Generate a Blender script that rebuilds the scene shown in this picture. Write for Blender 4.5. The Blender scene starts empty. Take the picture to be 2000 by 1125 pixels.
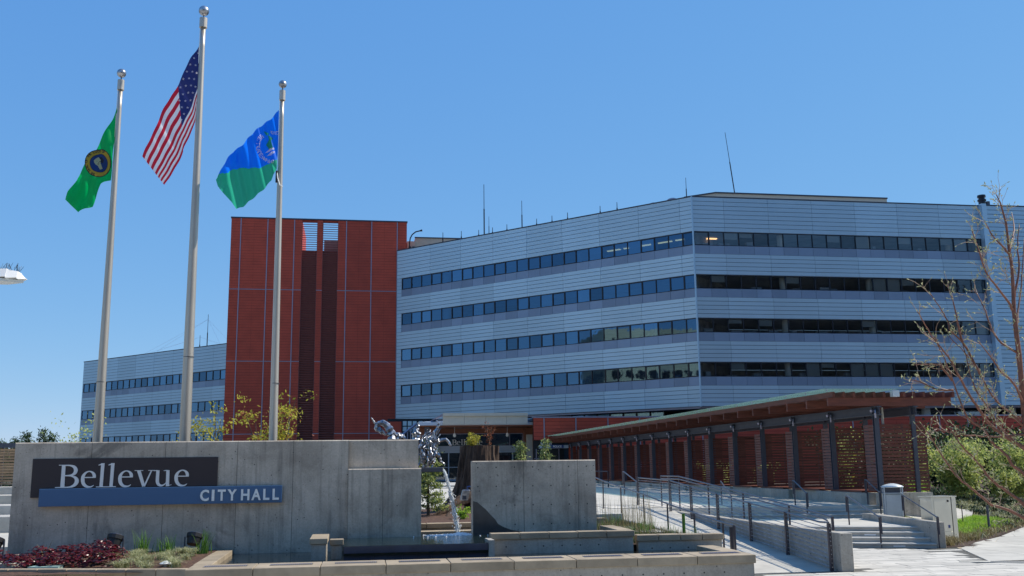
import bpy, bmesh, math, random
from mathutils import Vector, Matrix, noise
R = math.radians
random.seed(11)
scene = bpy.context.scene
col = scene.collection

# ------------------------------------------------------------------ camera
# World axes follow the building grid: +X along the street facade, +Y away from the street.
H = 2.4
cd = bpy.data.cameras.new("camera")
cam = bpy.data.objects.new("camera", cd)
col.objects.link(cam)
_p, _r, _yaw = .1812995, -.01286232, .16260349
_f = Vector((0, math.cos(_p), math.sin(_p)))
_x = Vector((1, 0, 0)); _u = _x.cross(_f)
_X = _x * math.cos(_r) + _u * math.sin(_r)
_U = -_x * math.sin(_r) + _u * math.cos(_r)
_rz = Matrix.Rotation(-_yaw, 3, 'Z')
_X, _U, _f = _rz @ _X, _rz @ _U, _rz @ _f
m = Matrix((_X, _U, -_f)).transposed().to_4x4()
m.translation = (0, 0, H)
cam.matrix_world = m
cd.sensor_width = 36
cd.lens = 36 * 1906.34 / 2000
cd.clip_start = .1
cd.clip_end = 6000
scene.camera = cam

# ------------------------------------------------------------------ light
SUN_EL, SUN_AZ = R(48), R(84)          # azimuth from +Y towards +X
world = bpy.data.worlds.new("World")
scene.world = world
world.use_nodes = True
wn = world.node_tree
bg = wn.nodes['Background']
sky = wn.nodes.new('ShaderNodeTexSky')
sky.sky_type = 'NISHITA'
sky.sun_disc = False
sky.sun_elevation = SUN_EL
sky.sun_rotation = SUN_AZ
sky.altitude = 1800
sky.air_density = 1.0
sky.dust_density = 0.05
sky.ozone_density = 3.5
hs = wn.nodes.new('ShaderNodeHueSaturation'); hs.inputs['Saturation'].default_value = 1.14
ga = wn.nodes.new('ShaderNodeGamma'); ga.inputs[1].default_value = .72
sc_ = wn.nodes.new('ShaderNodeMix'); sc_.data_type = 'RGBA'; sc_.blend_type = 'MULTIPLY'; sc_.inputs[0].default_value = 1; sc_.inputs[7].default_value = (1.16, 1.24, 1.28, 1)
wn.links.new(sky.outputs[0], ga.inputs[0]); wn.links.new(ga.outputs[0], sc_.inputs[6])
wn.links.new(sc_.outputs[2], hs.inputs['Color'])
# a clear spring sky: soften the pale horizon, channel by channel, over the whole dome
se = wn.nodes.new('ShaderNodeSeparateColor'); co = wn.nodes.new('ShaderNodeCombineColor')
wn.links.new(hs.outputs[0], se.inputs[0])
for k, (amp, ex) in enumerate(((.57, .9), (.625, .6), (.825, .25))):
    u = wn.nodes.new('ShaderNodeMath'); u.operation = 'MULTIPLY'; u.inputs[1].default_value = .15 * 2 ** .55
    pw = wn.nodes.new('ShaderNodeMath'); pw.operation = 'POWER'; pw.inputs[1].default_value = ex
    am = wn.nodes.new('ShaderNodeMath'); am.operation = 'MULTIPLY'; am.inputs[1].default_value = amp / (.15 * 2 ** .55)
    wn.links.new(se.outputs[k], u.inputs[0]); wn.links.new(u.outputs[0], pw.inputs[0]); wn.links.new(pw.outputs[0], am.inputs[0]); wn.links.new(am.outputs[0], co.inputs[k])
wn.links.new(co.outputs[0], bg.inputs[0])
bg.inputs[1].default_value = .15
sl = bpy.data.lights.new("sun", 'SUN')
sl.energy = 3.7
sl.angle = R(.5)
sl.color = (1, .93, .82)
sun = bpy.data.objects.new("sun", sl)
col.objects.link(sun)
_s = Vector((math.sin(SUN_AZ) * math.cos(SUN_EL), math.cos(SUN_AZ) * math.cos(SUN_EL), math.sin(SUN_EL)))
sun.rotation_euler = _s.to_track_quat('Z', 'Y').to_euler()
sun.location = _s * 200
scene.view_settings.view_transform = 'Standard'
scene.view_settings.look = 'None'
scene.view_settings.exposure = 0.55
scene.view_settings.gamma = 1
scene.view_settings.use_curve_mapping = False

# ------------------------------------------------------------------ materials
def mat(name, base, rough=.7, metal=0, spec=.4, var=.0, scale=3.0, bump=0, bscale=20, dark=None, stretch=None, detail=6, coat=0):
    """principled material; base varies towards 'dark' by a noise in object space"""
    m = bpy.data.materials.new(name); m.use_nodes = True
    nt = m.node_tree; b = nt.nodes['Principled BSDF']
    b.inputs['Roughness'].default_value = rough
    b.inputs['Metallic'].default_value = metal
    b.inputs['Specular IOR Level'].default_value = spec
    b.inputs['Base Color'].default_value = (*base, 1)
    if coat: b.inputs['Coat Weight'].default_value = coat
    tc = nt.nodes.new('ShaderNodeTexCoord')
    src = tc.outputs['Object']
    geo = nt.nodes.new('ShaderNodeNewGeometry')
    src = geo.outputs['Position']
    if stretch:
        mp = nt.nodes.new('ShaderNodeMapping'); mp.inputs['Scale'].default_value = stretch
        nt.links.new(src, mp.inputs[0]); src = mp.outputs[0]
    if var or dark:
        n = nt.nodes.new('ShaderNodeTexNoise'); n.inputs['Scale'].default_value = scale
        n.inputs['Detail'].default_value = detail; n.inputs['Roughness'].default_value = .62
        nt.links.new(src, n.inputs[0])
        cr = nt.nodes.new('ShaderNodeValToRGB')
        cr.color_ramp.elements[0].position = .32; cr.color_ramp.elements[1].position = .68
        dk = dark or tuple(c * (1 - var) for c in base)
        lt = base if dark else tuple(min(1, c * (1 + var * .6)) for c in base)
        cr.color_ramp.elements[0].color = (*dk, 1); cr.color_ramp.elements[1].color = (*lt, 1)
        nt.links.new(n.outputs[0], cr.inputs[0]); nt.links.new(cr.outputs[0], b.inputs['Base Color'])
    if bump:
        n2 = nt.nodes.new('ShaderNodeTexNoise'); n2.inputs['Scale'].default_value = bscale
        n2.inputs['Detail'].default_value = 5
        nt.links.new(src, n2.inputs[0])
        bp = nt.nodes.new('ShaderNodeBump'); bp.inputs['Strength'].default_value = bump; bp.inputs['Distance'].default_value = .02
        nt.links.new(n2.outputs[0], bp.inputs['Height']); nt.links.new(bp.outputs[0], b.inputs['Normal'])
    return m

def concrete(name, light, darkc, stain=(.055, .052, .046), holes=True, streak=1.0, patch=1.0):
    """cast concrete: cloudy tone, vertical run marks, bug holes"""
    m = bpy.data.materials.new(name); m.use_nodes = True
    nt = m.node_tree; N = nt.nodes.new; L = nt.links.new
    b = nt.nodes['Principled BSDF']; b.inputs['Roughness'].default_value = .82; b.inputs['Specular IOR Level'].default_value = .3
    geo = N('ShaderNodeNewGeometry'); pos = geo.outputs['Position']
    def noi(scale, det, vec, dist=0.0, ro=.6):
        n = N('ShaderNodeTexNoise'); n.inputs['Scale'].default_value = scale; n.inputs['Detail'].default_value = det
        n.inputs['Roughness'].default_value = ro; n.inputs['Distortion'].default_value = dist; L(vec, n.inputs[0]); return n.outputs[0]
    def ramp(v, a, b_, ca, cb):
        r = N('ShaderNodeValToRGB'); r.color_ramp.elements[0].position = a; r.color_ramp.elements[1].position = b_
        r.color_ramp.elements[0].color = (*ca, 1) if len(ca) == 3 else ca; r.color_ramp.elements[1].color = (*cb, 1) if len(cb) == 3 else cb
        L(v, r.inputs[0]); return r.outputs[0]
    def mix(f, a, b_, mode='MIX'):
        x = N('ShaderNodeMix'); x.data_type = 'RGBA'; x.blend_type = mode
        if isinstance(f, float): x.inputs[0].default_value = f
        else: L(f, x.inputs[0])
        L(a, x.inputs[6])
        if isinstance(b_, tuple): x.inputs[7].default_value = (*b_, 1)
        else: L(b_, x.inputs[7])
        return x.outputs[2]
    base = ramp(noi(.9, 8, pos, .4, .68), .34, .66, darkc, light)
    fine = ramp(noi(26, 5, pos), .3, .7, (.86, .86, .86), (1.08, 1.08, 1.08))
    c = mix(1.0, base, fine, 'MULTIPLY')
    mp = N('ShaderNodeMapping'); mp.inputs['Scale'].default_value = (6.0, 6.0, .35); L(pos, mp.inputs[0])
    st = ramp(noi(1.6, 5, mp.outputs[0], .2), .5, .72, (0, 0, 0), (1, 1, 1))
    sc = N('ShaderNodeMath'); sc.operation = 'MULTIPLY'; sc.inputs[1].default_value = .3 * streak; L(st, sc.inputs[0])
    c = mix(sc.outputs[0], c, stain)
    pt = ramp(noi(.55, 7, pos, .9, .7), .56, .66, (0, 0, 0), (1, 1, 1))
    s2 = N('ShaderNodeMath'); s2.operation = 'MULTIPLY'; s2.inputs[1].default_value = .34 * patch; L(pt, s2.inputs[0])
    c = mix(s2.outputs[0], c, stain)
    if holes:
        v = N('ShaderNodeTexVoronoi'); v.inputs['Scale'].default_value = 5.5; L(pos, v.inputs[0])
        hv = ramp(v.outputs['Distance'], .05, .085, (1, 1, 1), (0, 0, 0))
        c = mix(hv, c, (.03, .03, .03))
        v2 = N('ShaderNodeTexVoronoi'); v2.inputs['Scale'].default_value = 13; L(pos, v2.inputs[0])
        c = mix(ramp(v2.outputs['Distance'], .06, .12, (.7, .7, .7), (0, 0, 0)), c, (.05, .05, .05))
    L(c, b.inputs['Base Color'])
    bp = N('ShaderNodeBump'); bp.inputs['Strength'].default_value = .35; bp.inputs['Distance'].default_value = .02
    L(noi(9, 6, pos), bp.inputs['Height']); L(bp.outputs[0], b.inputs['Normal'])
    return m

def emis(name, c, s):
    m = bpy.data.materials.new(name); m.use_nodes = True
    b = m.node_tree.nodes['Principled BSDF']; b.inputs['Base Color'].default_value = (*c, 1)
    b.inputs['Emission Color'].default_value = (*c, 1); b.inputs['Emission Strength'].default_value = s
    return m

def glassmat(name, tint, refl, rough=.02, wav=.0, gc=(.86, .92, 1)):
    """coated window glass: partly mirror, partly tinted see-through"""
    m = bpy.data.materials.new(name); m.use_nodes = True
    nt = m.node_tree; N = nt.nodes.new; L = nt.links.new
    for n in list(nt.nodes):
        if n.type != 'OUTPUT_MATERIAL': nt.nodes.remove(n)
    out = nt.nodes['Material Output']
    tr = N('ShaderNodeBsdfTransparent'); tr.inputs[0].default_value = (*tint, 1)
    gl = N('ShaderNodeBsdfGlossy'); gl.inputs['Roughness'].default_value = rough; gl.inputs[0].default_value = (*gc, 1)
    fr = N('ShaderNodeFresnel'); fr.inputs[0].default_value = 1.5
    ad = N('ShaderNodeMath'); ad.operation = 'MULTIPLY_ADD'; ad.inputs[1].default_value = 1.0; ad.inputs[2].default_value = refl
    ad.use_clamp = True
    oi = N('ShaderNodeObjectInfo'); mr = N('ShaderNodeMapRange'); mr.inputs['To Min'].default_value = refl * .6; mr.inputs['To Max'].default_value = refl * 1.5
    L(oi.outputs['Random'], mr.inputs[0]); L(mr.outputs[0], ad.inputs[2])
    L(fr.outputs[0], ad.inputs[0])
    mx = N('ShaderNodeMixShader'); L(ad.outputs[0], mx.inputs[0]); L(tr.outputs[0], mx.inputs[1]); L(gl.outputs[0], mx.inputs[2])
    if wav:
        g = N('ShaderNodeNewGeometry'); n = N('ShaderNodeTexNoise'); n.inputs['Scale'].default_value = .9; L(g.outputs['Position'], n.inputs[0])
        bp = N('ShaderNodeBump'); bp.inputs['Strength'].default_value = wav; bp.inputs['Distance'].default_value = .05
        L(n.outputs[0], bp.inputs['Height']); L(bp.outputs[0], gl.inputs['Normal'])
    L(mx.outputs[0], out.inputs[0])
    return m

def leafmat(name, c1, c2, trans=.35, rough=.55):
    m = bpy.data.materials.new(name); m.use_nodes = True
    nt = m.node_tree; N = nt.nodes.new; L = nt.links.new
    b = nt.nodes['Principled BSDF']; b.inputs['Roughness'].default_value = rough; b.inputs['Specular IOR Level'].default_value = .3
    g = N('ShaderNodeNewGeometry'); r = N('ShaderNodeValToRGB')
    r.color_ramp.elements[0].color = (*c1, 1); r.color_ramp.elements[1].color = (*c2, 1)
    L(g.outputs['Random Per Island'], r.inputs[0]); L(r.outputs[0], b.inputs['Base Color'])
    t = N('ShaderNodeBsdfTranslucent'); L(r.outputs[0], t.inputs[0])
    mx = N('ShaderNodeMixShader'); mx.inputs[0].default_value = trans
    L(b.outputs[0], mx.inputs[1]); L(t.outputs[0], mx.inputs[2]); L(mx.outputs[0], nt.nodes['Material Output'].inputs[0])
    return m

def clothmat(name, c, trans=.45):
    return leafmat(name, c, tuple(x * 1.08 for x in c), trans, .6)

M = {}
M['concrete'] = concrete('cast_concrete', (.60, .515, .41), (.36, .305, .24), streak=1.15, patch=1.4)
M['concrete_light'] = concrete('pale_concrete', (.48, .44, .37), (.34, .31, .26), streak=.7, patch=.5)
M['concrete_kerb'] = concrete('kerb_concrete', (.42, .41, .38), (.3, .29, .27), holes=False, streak=.4, patch=.3)
M['cap'] = mat('cap_stone', (.36, .29, .20), .8, var=.22, scale=2.2, bump=.2)
M['step'] = mat('step_concrete', (.47, .45, .40), .85, var=.18, scale=2, bump=.15, bscale=30)
M['pave'] = mat('sidewalk_concrete', (.52, .49, .42), .88, var=.16, scale=1.4, bump=.15, bscale=40)
M['joint'] = mat('joint_dirt', (.10, .095, .08), .9)
M['paver'] = mat('plaza_granite', (.60, .56, .48), .8, var=.14, scale=1.2, bump=.1, bscale=60)
M['clad'] = mat('aluminium_cladding', (.44, .59, .69), .42, metal=.45, spec=.5, var=.05, scale=.25)
M['clad_row'] = mat('cladding_joint', (.10, .13, .18), .6)
M['spandrel'] = mat('spandrel_panel', (.235, .29, .38), .4, metal=.35, var=.06, scale=.5)
M['frame'] = mat('window_frame', (.018, .02, .028), .35, metal=.2)
M['glass'] = glassmat('window_glass', (.12, .27, .44), .17, wav=.05, gc=(.36, .64, 1))
M['glass_b'] = glassmat('window_glass_street_side', (.78, .82, .82), .05, wav=.12)
M['interior'] = mat('office_interior', (.32, .33, .34), .9, var=.6, scale=.6)
M['ceiling'] = mat('office_ceiling', (.40, .44, .48), .9, var=.2, scale=.7)
M['blind'] = leafmat('window_blind', (.42, .48, .50), (.62, .66, .66), .5)
M['column'] = mat('interior_column', (.75, .76, .70), .7)
M['terra'] = mat('terracotta_tile', (.45, .064, .033), .62, var=.14, scale=.8, bump=.1)
M['terra_joint'] = mat('terracotta_joint', (.035, .010, .010), .8)
M['louvre'] = mat('terracotta_louvre', (.21, .060, .050), .6, var=.15)
M['trim'] = mat('metal_trim', (.30, .29, .36), .4, metal=.5)
M['coping'] = mat('dark_coping', (.06, .065, .085), .45, metal=.4)
M['steel'] = mat('painted_steel', (.075, .082, .105), .45, metal=.3, var=.12)
M['railmetal'] = mat('rail_steel', (.055, .05, .065), .4, metal=.4)
M['railtop'] = mat('brushed_rail', (.15, .16, .185), .35, metal=.6)
M['wood'] = mat('stained_cedar', (.135, .038, .022), .5, var=.35, scale=2.2, stretch=(1, 1, 6), bump=.15)
M['wood_skylit'] = mat('stained_cedar_skylit', (.18, .066, .05), .5, var=.3, scale=2.2, stretch=(1, 1, 6), bump=.15)  # lighter copy for side slats: sky light from the left put into colour
M['wood_p'] = mat('weathered_slat', (.42, .27, .15), .7, var=.35, scale=2.5)
M['greenglass'] = leafmat('frosted_roof_glass', (.34, .46, .41), (.37, .49, .43), .4, .2)
_nt = M['greenglass'].node_tree; _t = _nt.nodes.new('ShaderNodeBsdfTransparent'); _t.inputs[0].default_value = (.80, .97, .90, 1)
_m = _nt.nodes.new('ShaderNodeMixShader'); _m.inputs[0].default_value = .62; _o = _nt.nodes['Material Output']; _old = _o.inputs[0].links[0].from_socket
_nt.links.new(_old, _m.inputs[1]); _nt.links.new(_t.outputs[0], _m.inputs[2]); _nt.links.new(_m.outputs[0], _o.inputs[0])
M['pole'] = mat('brushed_pole', (.50, .45, .38), .42, metal=.6, var=.12, scale=1.0, stretch=(1, 1, .4))
M['chrome'] = mat('polished_silver', (.58, .585, .60), .36, metal=.95, dark=(.12, .13, .16), scale=6)
M['sign_dark'] = mat('sign_brown', (.036, .026, .028), .55)
M['sign_blue'] = mat('sign_blue', (.055, .13, .25), .45, var=.04, scale=1)
M['letter'] = mat('sign_letter', (.70, .71, .70), .35, metal=.2)
M['letter_w'] = mat('white_letter', (.78, .80, .78), .5)
M['bark'] = mat('stump_bark', (.12, .075, .05), .95, dark=(.022, .014, .011), scale=3.2, bump=1.0, bscale=9, stretch=(3, 3, .6))
M['twig'] = mat('red_brown_bark', (.24, .095, .055), .6, dark=(.11, .05, .035), scale=9, bump=.3)
M['twig_l'] = mat('pale_twig', (.42, .28, .20), .6, var=.3)
M['trunk'] = mat('grey_bark', (.10, .075, .055), .9, var=.4, scale=6, bump=.5)
M['soil'] = mat('planter_soil', (.10, .062, .042), .95, dark=(.035, .022, .016), scale=9, bump=.8, bscale=25)
M['mulch'] = mat('bark_mulch', (.15, .08, .05), .95, dark=(.04, .022, .016), scale=14, bump=1, bscale=30)
M['white'] = mat('white_enamel', (.80, .80, .78), .4)
M['can'] = mat('galvanised_bin', (.44, .50, .56), .35, metal=.55, var=.1, scale=3)
M['can_lid'] = mat('pale_bin_lid', (.62, .67, .68), .4, metal=.2)
M['cabinet'] = mat('stainless_cabinet', (.62, .60, .52), .28, metal=.75, var=.08, scale=1.5)
M['black'] = mat('black_plastic', (.018, .018, .02), .5)
M['cream'] = mat('cream_panel', (.46, .44, .37), .6, var=.06)
M['paleb'] = mat('pale_blue_metal', (.42, .50, .60), .45, metal=.3)
M['woodsoffit'] = mat('wood_soffit', (.23, .085, .045), .55, var=.2, scale=2)
M['darkroom'] = mat('lobby_dark', (.02, .025, .03), .8)
M['greenlobby'] = mat('lobby_green', (.05, .12, .12), .8)
M['basin'] = mat('basin_tile', (.035, .05, .085), .3, spec=.6, var=.3, scale=3)
M['wetstone'] = mat('wet_stone', (.06, .06, .06), .3, spec=.6, var=.3, scale=3)
M['tan'] = mat('tan_building', (.42, .38, .32), .85, var=.06)
M['far'] = mat('far_hill', (.035, .055, .06), .95, var=.3)
M['bluesign'] = mat('blue_sign', (.03, .06, .20), .4)
M['greenlid'] = mat('green_lid', (.26, .38, .34), .6)
# leaves
M['leaf_lt'] = leafmat('spring_leaf', (.30, .38, .09), (.60, .62, .22), .45)
M['leaf_yel'] = leafmat('yellow_green_leaf', (.30, .30, .03), (.55, .47, .07), .45)
M['leaf_red'] = leafmat('reddish_leaf', (.26, .05, .03), (.45, .22, .06), .4)
M['leaf_dk'] = leafmat('dark_leaf', (.018, .035, .014), (.05, .085, .03), .15)
M['leaf_con'] = leafmat('conifer_leaf', (.04, .085, .035), (.17, .23, .09), .2)
M['leaf_br'] = leafmat('bright_grass', (.18, .36, .02), (.42, .60, .07), .45)
M['leaf_var'] = leafmat('variegated_grass', (.16, .20, .06), (.62, .60, .36), .35)
M['leaf_tan'] = leafmat('tan_grass', (.12, .10, .035), (.36, .30, .15), .3)
M['heuchera'] = leafmat('burgundy_leaf', (.035, .006, .009), (.15, .014, .018), .2, .28)
M['iris'] = leafmat('iris_blade', (.05, .13, .02), (.16, .32, .05), .35)
M['bud'] = leafmat('pale_bud', (.42, .44, .20), (.70, .68, .42), .35)
M['orange'] = leafmat('orange_stem', (.20, .06, .03), (.42, .16, .07), .3)
M['fl_green'] = clothmat('flag_green', (.0, .40, .10), .6)
M['fl_blue'] = clothmat('flag_blue', (.005, .19, .92), .6)
M['fl_teal'] = clothmat('flag_teal', (.03, .42, .26), .6)
M['fl_red'] = clothmat('flag_red', (.60, .02, .045), .6)
M['fl_white'] = clothmat('flag_white', (.86, .82, .84), .6)
M['fl_navy'] = clothmat('flag_navy', (.025, .035, .16), .4)
M['fl_gold'] = clothmat('seal_gold', (.55, .40, .05), .4)
M['fl_dark'] = clothmat('seal_dark', (.012, .016, .03), .1)
M['fl_face'] = clothmat('seal_face', (.50, .52, .30), .4)
M['fl_sblue'] = clothmat('seal_blue', (.015, .05, .20), .3)

# water
def watermat(name, base, bump, rough=.03, scale=7):
    m = mat(name, base, rough, spec=.8)
    nt = m.node_tree; b = nt.nodes['Principled BSDF']; N = nt.nodes.new; L = nt.links.new
    b.inputs['IOR'].default_value = 1.33
    g = N('ShaderNodeNewGeometry'); mp = N('ShaderNodeMapping'); mp.inputs['Scale'].default_value = (1, 1.8, 1)
    n = N('ShaderNodeTexNoise'); n.inputs['Scale'].default_value = scale; n.inputs['Detail'].default_value = 4; n.inputs['Distortion'].default_value = .6
    L(g.outputs['Position'], mp.inputs[0]); L(mp.outputs[0], n.inputs[0])
    bp = N('ShaderNodeBump'); bp.inputs['Strength'].default_value = bump; bp.inputs['Distance'].default_value = .05
    L(n.outputs[0], bp.inputs['Height']); L(bp.outputs[0], b.inputs['Normal'])
    return m
M['water'] = watermat('pool_water', (.012, .022, .02), .35)
M['water_low'] = watermat('still_water', (.010, .013, .013), .08, scale=3)
M['foam'] = mat('foam', (.92, .94, .96), .35, var=.1)
def jetmat():
    m = bpy.data.materials.new('falling_water'); m.use_nodes = True
    nt = m.node_tree; N = nt.nodes.new; L = nt.links.new
    b = nt.nodes['Principled BSDF']; b.inputs['Base Color'].default_value = (.85, .9, .92, 1); b.inputs['Roughness'].default_value = .08
    b.inputs['Transmission Weight'].default_value = .45; b.inputs['IOR'].default_value = 1.33
    return m
M['jet'] = jetmat()

def vary(m, lo, hi):
    """small tone change from one panel object to the next"""
    nt = m.node_tree; b = nt.nodes['Principled BSDF']; oi = nt.nodes.new('ShaderNodeObjectInfo'); mr = nt.nodes.new('ShaderNodeMapRange')
    mr.inputs['To Min'].default_value = lo; mr.inputs['To Max'].default_value = hi; nt.links.new(oi.outputs['Random'], mr.inputs[0])
    mx = nt.nodes.new('ShaderNodeMix'); mx.data_type = 'RGBA'; mx.blend_type = 'MULTIPLY'; mx.inputs[0].default_value = 1
    nt.links.new(b.inputs['Base Color'].links[0].from_socket, mx.inputs[6]); nt.links.new(mr.outputs[0], mx.inputs[7]); nt.links.new(mx.outputs[2], b.inputs['Base Color'])
vary(M['clad'], .90, 1.05); vary(M['terra'], .86, 1.10); vary(M['spandrel'], .85, 1.12); vary(M['cap'], .86, 1.08); vary(M['wood'], .8, 1.2); vary(M['pave'], .9, 1.04)

# ------------------------------------------------------------------ helpers
class MB:
    def __init__(s): s.v = []; s.f = []; s.mi = []; s.cur = 0
    def quad(s, a, b, c, d): 
        n = len(s.v); s.v += [tuple(a), tuple(b), tuple(c), tuple(d)]; s.f.append((n, n+1, n+2, n+3)); s.mi.append(s.cur)
    def tri(s, a, b, c):
        n = len(s.v); s.v += [tuple(a), tuple(b), tuple(c)]; s.f.append((n, n+1, n+2)); s.mi.append(s.cur)
    def hexa(s, p):
        """8 corner points: bottom 4 ccw, top 4 ccw"""
        n = len(s.v); s.v += [tuple(q) for q in p]
        for f in ((3, 2, 1, 0), (4, 5, 6, 7), (0, 1, 5, 4), (1, 2, 6, 5), (2, 3, 7, 6), (3, 0, 4, 7)):
            s.f.append(tuple(n + i for i in f)); s.mi.append(s.cur)
    def box(s, x0, x1, y0, y1, z0, z1):
        s.hexa([(x0, y0, z0), (x1, y0, z0), (x1, y1, z0), (x0, y1, z0), (x0, y0, z1), (x1, y0, z1), (x1, y1, z1), (x0, y1, z1)]); return s
    def cbox(s, x0, x1, y0, y1, z0, z1, c=.022):
        """box with a chamfered front top edge"""
        s.box(x0, x1, y0, y1, z0, z1 - c)
        s.hexa([(x0, y0, z1 - c), (x1, y0, z1 - c), (x1, y1, z1 - c), (x0, y1, z1 - c), (x0, y0 + c, z1), (x1, y0 + c, z1), (x1, y1, z1), (x0, y1, z1)]); return s
    def fbox(s, F, u0, u1, w0, w1, z0, z1):
        """box in a facade frame F=(origin, along, outward)"""
        s.hexa([F(u0, w1, z0), F(u1, w1, z0), F(u1, w0, z0), F(u0, w0, z0), F(u0, w1, z1), F(u1, w1, z1), F(u1, w0, z1), F(u0, w0, z1)]); return s
    def prism(s, pts, z0, z1):
        """extruded plan polygon; z may be numbers or per-point functions"""
        a = sum(pts[i][0] * pts[(i+1) % len(pts)][1] - pts[(i+1) % len(pts)][0] * pts[i][1] for i in range(len(pts)))
        if a < 0: pts = pts[::-1]
        k = len(pts); n = len(s.v)
        g0 = z0 if callable(z0) else (lambda x, y: z0); g1 = z1 if callable(z1) else (lambda x, y: z1)
        s.v += [(p[0], p[1], g0(p[0], p[1])) for p in pts] + [(p[0], p[1], g1(p[0], p[1])) for p in pts]
        s.f.append(tuple(range(n + k - 1, n - 1, -1))); s.f.append(tuple(range(n + k, n + 2 * k))); s.mi += [s.cur] * 2
        for i in range(k):
            j = (i + 1) % k; s.f.append((n + i, n + j, n + k + j, n + k + i)); s.mi.append(s.cur)
        return s
    def tube(s, pts, r, seg=6, caps=True):
        """tube along points, r number or list"""
        P = [Vector(p) for p in pts]; rs = r if isinstance(r, (list, tuple)) else [r] * len(P)
        n0 = len(s.v); ref = None
        for i, p in enumerate(P):
            t = (P[min(i+1, len(P)-1)] - P[max(i-1, 0)])
            if t.length < 1e-9: t = Vector((0, 0, 1))
            t.normalize()
            if ref is None: ref = Vector((0, 0, 1)) if abs(t.z) < .9 else Vector((1, 0, 0))
            a = (ref - t * ref.dot(t)); 
            if a.length < 1e-6: a = t.orthogonal()
            a.normalize(); b = t.cross(a); ref = a
            for k in range(seg):
                an = 2 * math.pi * k / seg
                s.v.append(tuple(p + a * (math.cos(an) * rs[i]) + b * (math.sin(an) * rs[i])))
        for i in range(len(P) - 1):
            for k in range(seg):
                q = n0 + i * seg; k2 = (k + 1) % seg
                s.f.append((q + k, q + k2, q + seg + k2, q + seg + k)); s.mi.append(s.cur)
        if caps:
            s.f.append(tuple(n0 + k for k in range(seg - 1, -1, -1))); s.mi.append(s.cur)
            e = n0 + (len(P) - 1) * seg
            s.f.append(tuple(e + k for k in range(seg))); s.mi.append(s.cur)
        return s
    def lathe(s, cx, cy, prof, seg=16):
        n = len(s.v)
        for (r, z) in prof:
            for k in range(seg):
                a = 2 * math.pi * k / seg; s.v.append((cx + r * math.cos(a), cy + r * math.sin(a), z))
        for i in range(len(prof) - 1):
            for k in range(seg):
                k2 = (k + 1) % seg; q = n + i * seg
                s.f.append((q + k, q + k2, q + seg + k2, q + seg + k)); s.mi.append(s.cur)
        s.f.append(tuple(n + k for k in range(seg - 1, -1, -1))); s.mi.append(s.cur)
        e = n + (len(prof) - 1) * seg; s.f.append(tuple(e + k for k in range(seg))); s.mi.append(s.cur)
        return s
    def leaf(s, c, size, aspect=.55, up=0.0):
        """a small folded leaf with a random facing"""
        d = Vector((random.gauss(0, 1), random.gauss(0, 1), random.gauss(0, 1) + up))
        if d.length < .01: d = Vector((0, 0, 1))
        d.normalize(); w = d.orthogonal().normalized(); w.rotate(Matrix.Rotation(random.uniform(0, 6.28), 3, d))
        c = Vector(c); l = size * random.uniform(.7, 1.3)
        s.quad(c, c + d * l * .5 + w * l * aspect * .5, c + d * l, c + d * l * .5 - w * l * aspect * .5)
    def blade(s, base, h, lean, ang, w, seg=3, droop=1.0):
        """an arching grass blade"""
        b = Vector(base); dx = Vector((math.cos(ang), math.sin(ang), 0)); side = Vector((-math.sin(ang), math.cos(ang), 0)) * w
        n = len(s.v); 
        for i in range(seg + 1):
            t = i / seg; p = b + dx * (lean * t ** 1.6) + Vector((0, 0, h * (t - droop * .45 * t ** 3)))
            k = 1 - t * .9
            s.v += [tuple(p - side * k), tuple(p + side * k)]
        for i in range(seg):
            s.f.append((n + 2*i, n + 2*i + 1, n + 2*i + 3, n + 2*i + 2)); s.mi.append(s.cur)
    def build(s, name, m, parent=None, smooth=False, loc=None, rot=0, mesh_only=False):
        ms = m if isinstance(m, (list, tuple)) else [m]
        off = Vector(loc) if loc is not None else (parent_loc(parent) if parent else Vector((0, 0, 0)))
        me = bpy.data.meshes.new(name)
        vv = s.v
        if off.length > 0 and not mesh_only and loc is None: vv = [(a - off.x, b - off.y, c - off.z) for a, b, c in s.v]
        me.from_pydata(vv, [], s.f); 
        for q in ms: me.materials.append(q)
        if len(ms) > 1: me.polygons.foreach_set('material_index', s.mi)
        if smooth: me.polygons.foreach_set('use_smooth', [True] * len(me.polygons))
        me.update()
        if mesh_only: return me
        o = bpy.data.objects.new(name, me); col.objects.link(o)
        if parent: o.parent = parent
        if loc is not None:
            o.location = off - (parent_loc(parent) if parent else Vector((0, 0, 0)))
            o.rotation_euler.z = rot
        return o

WL = {}
def parent_loc(o):
    p = Vector((0, 0, 0))
    while o is not None: p += o.location; o = o.parent
    return p
def inst(name, me, parent, loc, rot=0):
    o = bpy.data.objects.new(name, me); col.objects.link(o)
    o.parent = parent; o.location = Vector(loc) - parent_loc(parent) if parent else loc; o.rotation_euler.z = rot
    return o
def tag(o, label=None, cat=None, group=None, kind=None):
    if label: o['label'] = label
    if cat: o['category'] = cat
    if group: o['group'] = group
    if kind: o['kind'] = kind
    return o
def thing(name, label, cat, loc=(0, 0, 0), group=None):
    o = bpy.data.objects.new(name, None); col.objects.link(o); o.location = loc; o.empty_display_size = .2
    return tag(o, label, cat, group)
def setting(name, mb, m, parent=None):
    o = mb.build(name, m, parent)
    if not parent: o['kind'] = 'structure'
    return o
def bevel(o, w=.01, seg=1):
    b = o.modifiers.new('bevel', 'BEVEL'); b.width = w; b.segments = seg; b.limit_method = 'ANGLE'; return o
def frame(o, d):
    """facade frame: u along, w outward (to the left-hand side turned towards the viewer)"""
    O = Vector(o); D = Vector((d[0], d[1], 0)).normalized(); Wn = Vector((D.y, -D.x, 0))
    return lambda u, w, z: O + D * u + Wn * w + Vector((0, 0, z))

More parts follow.
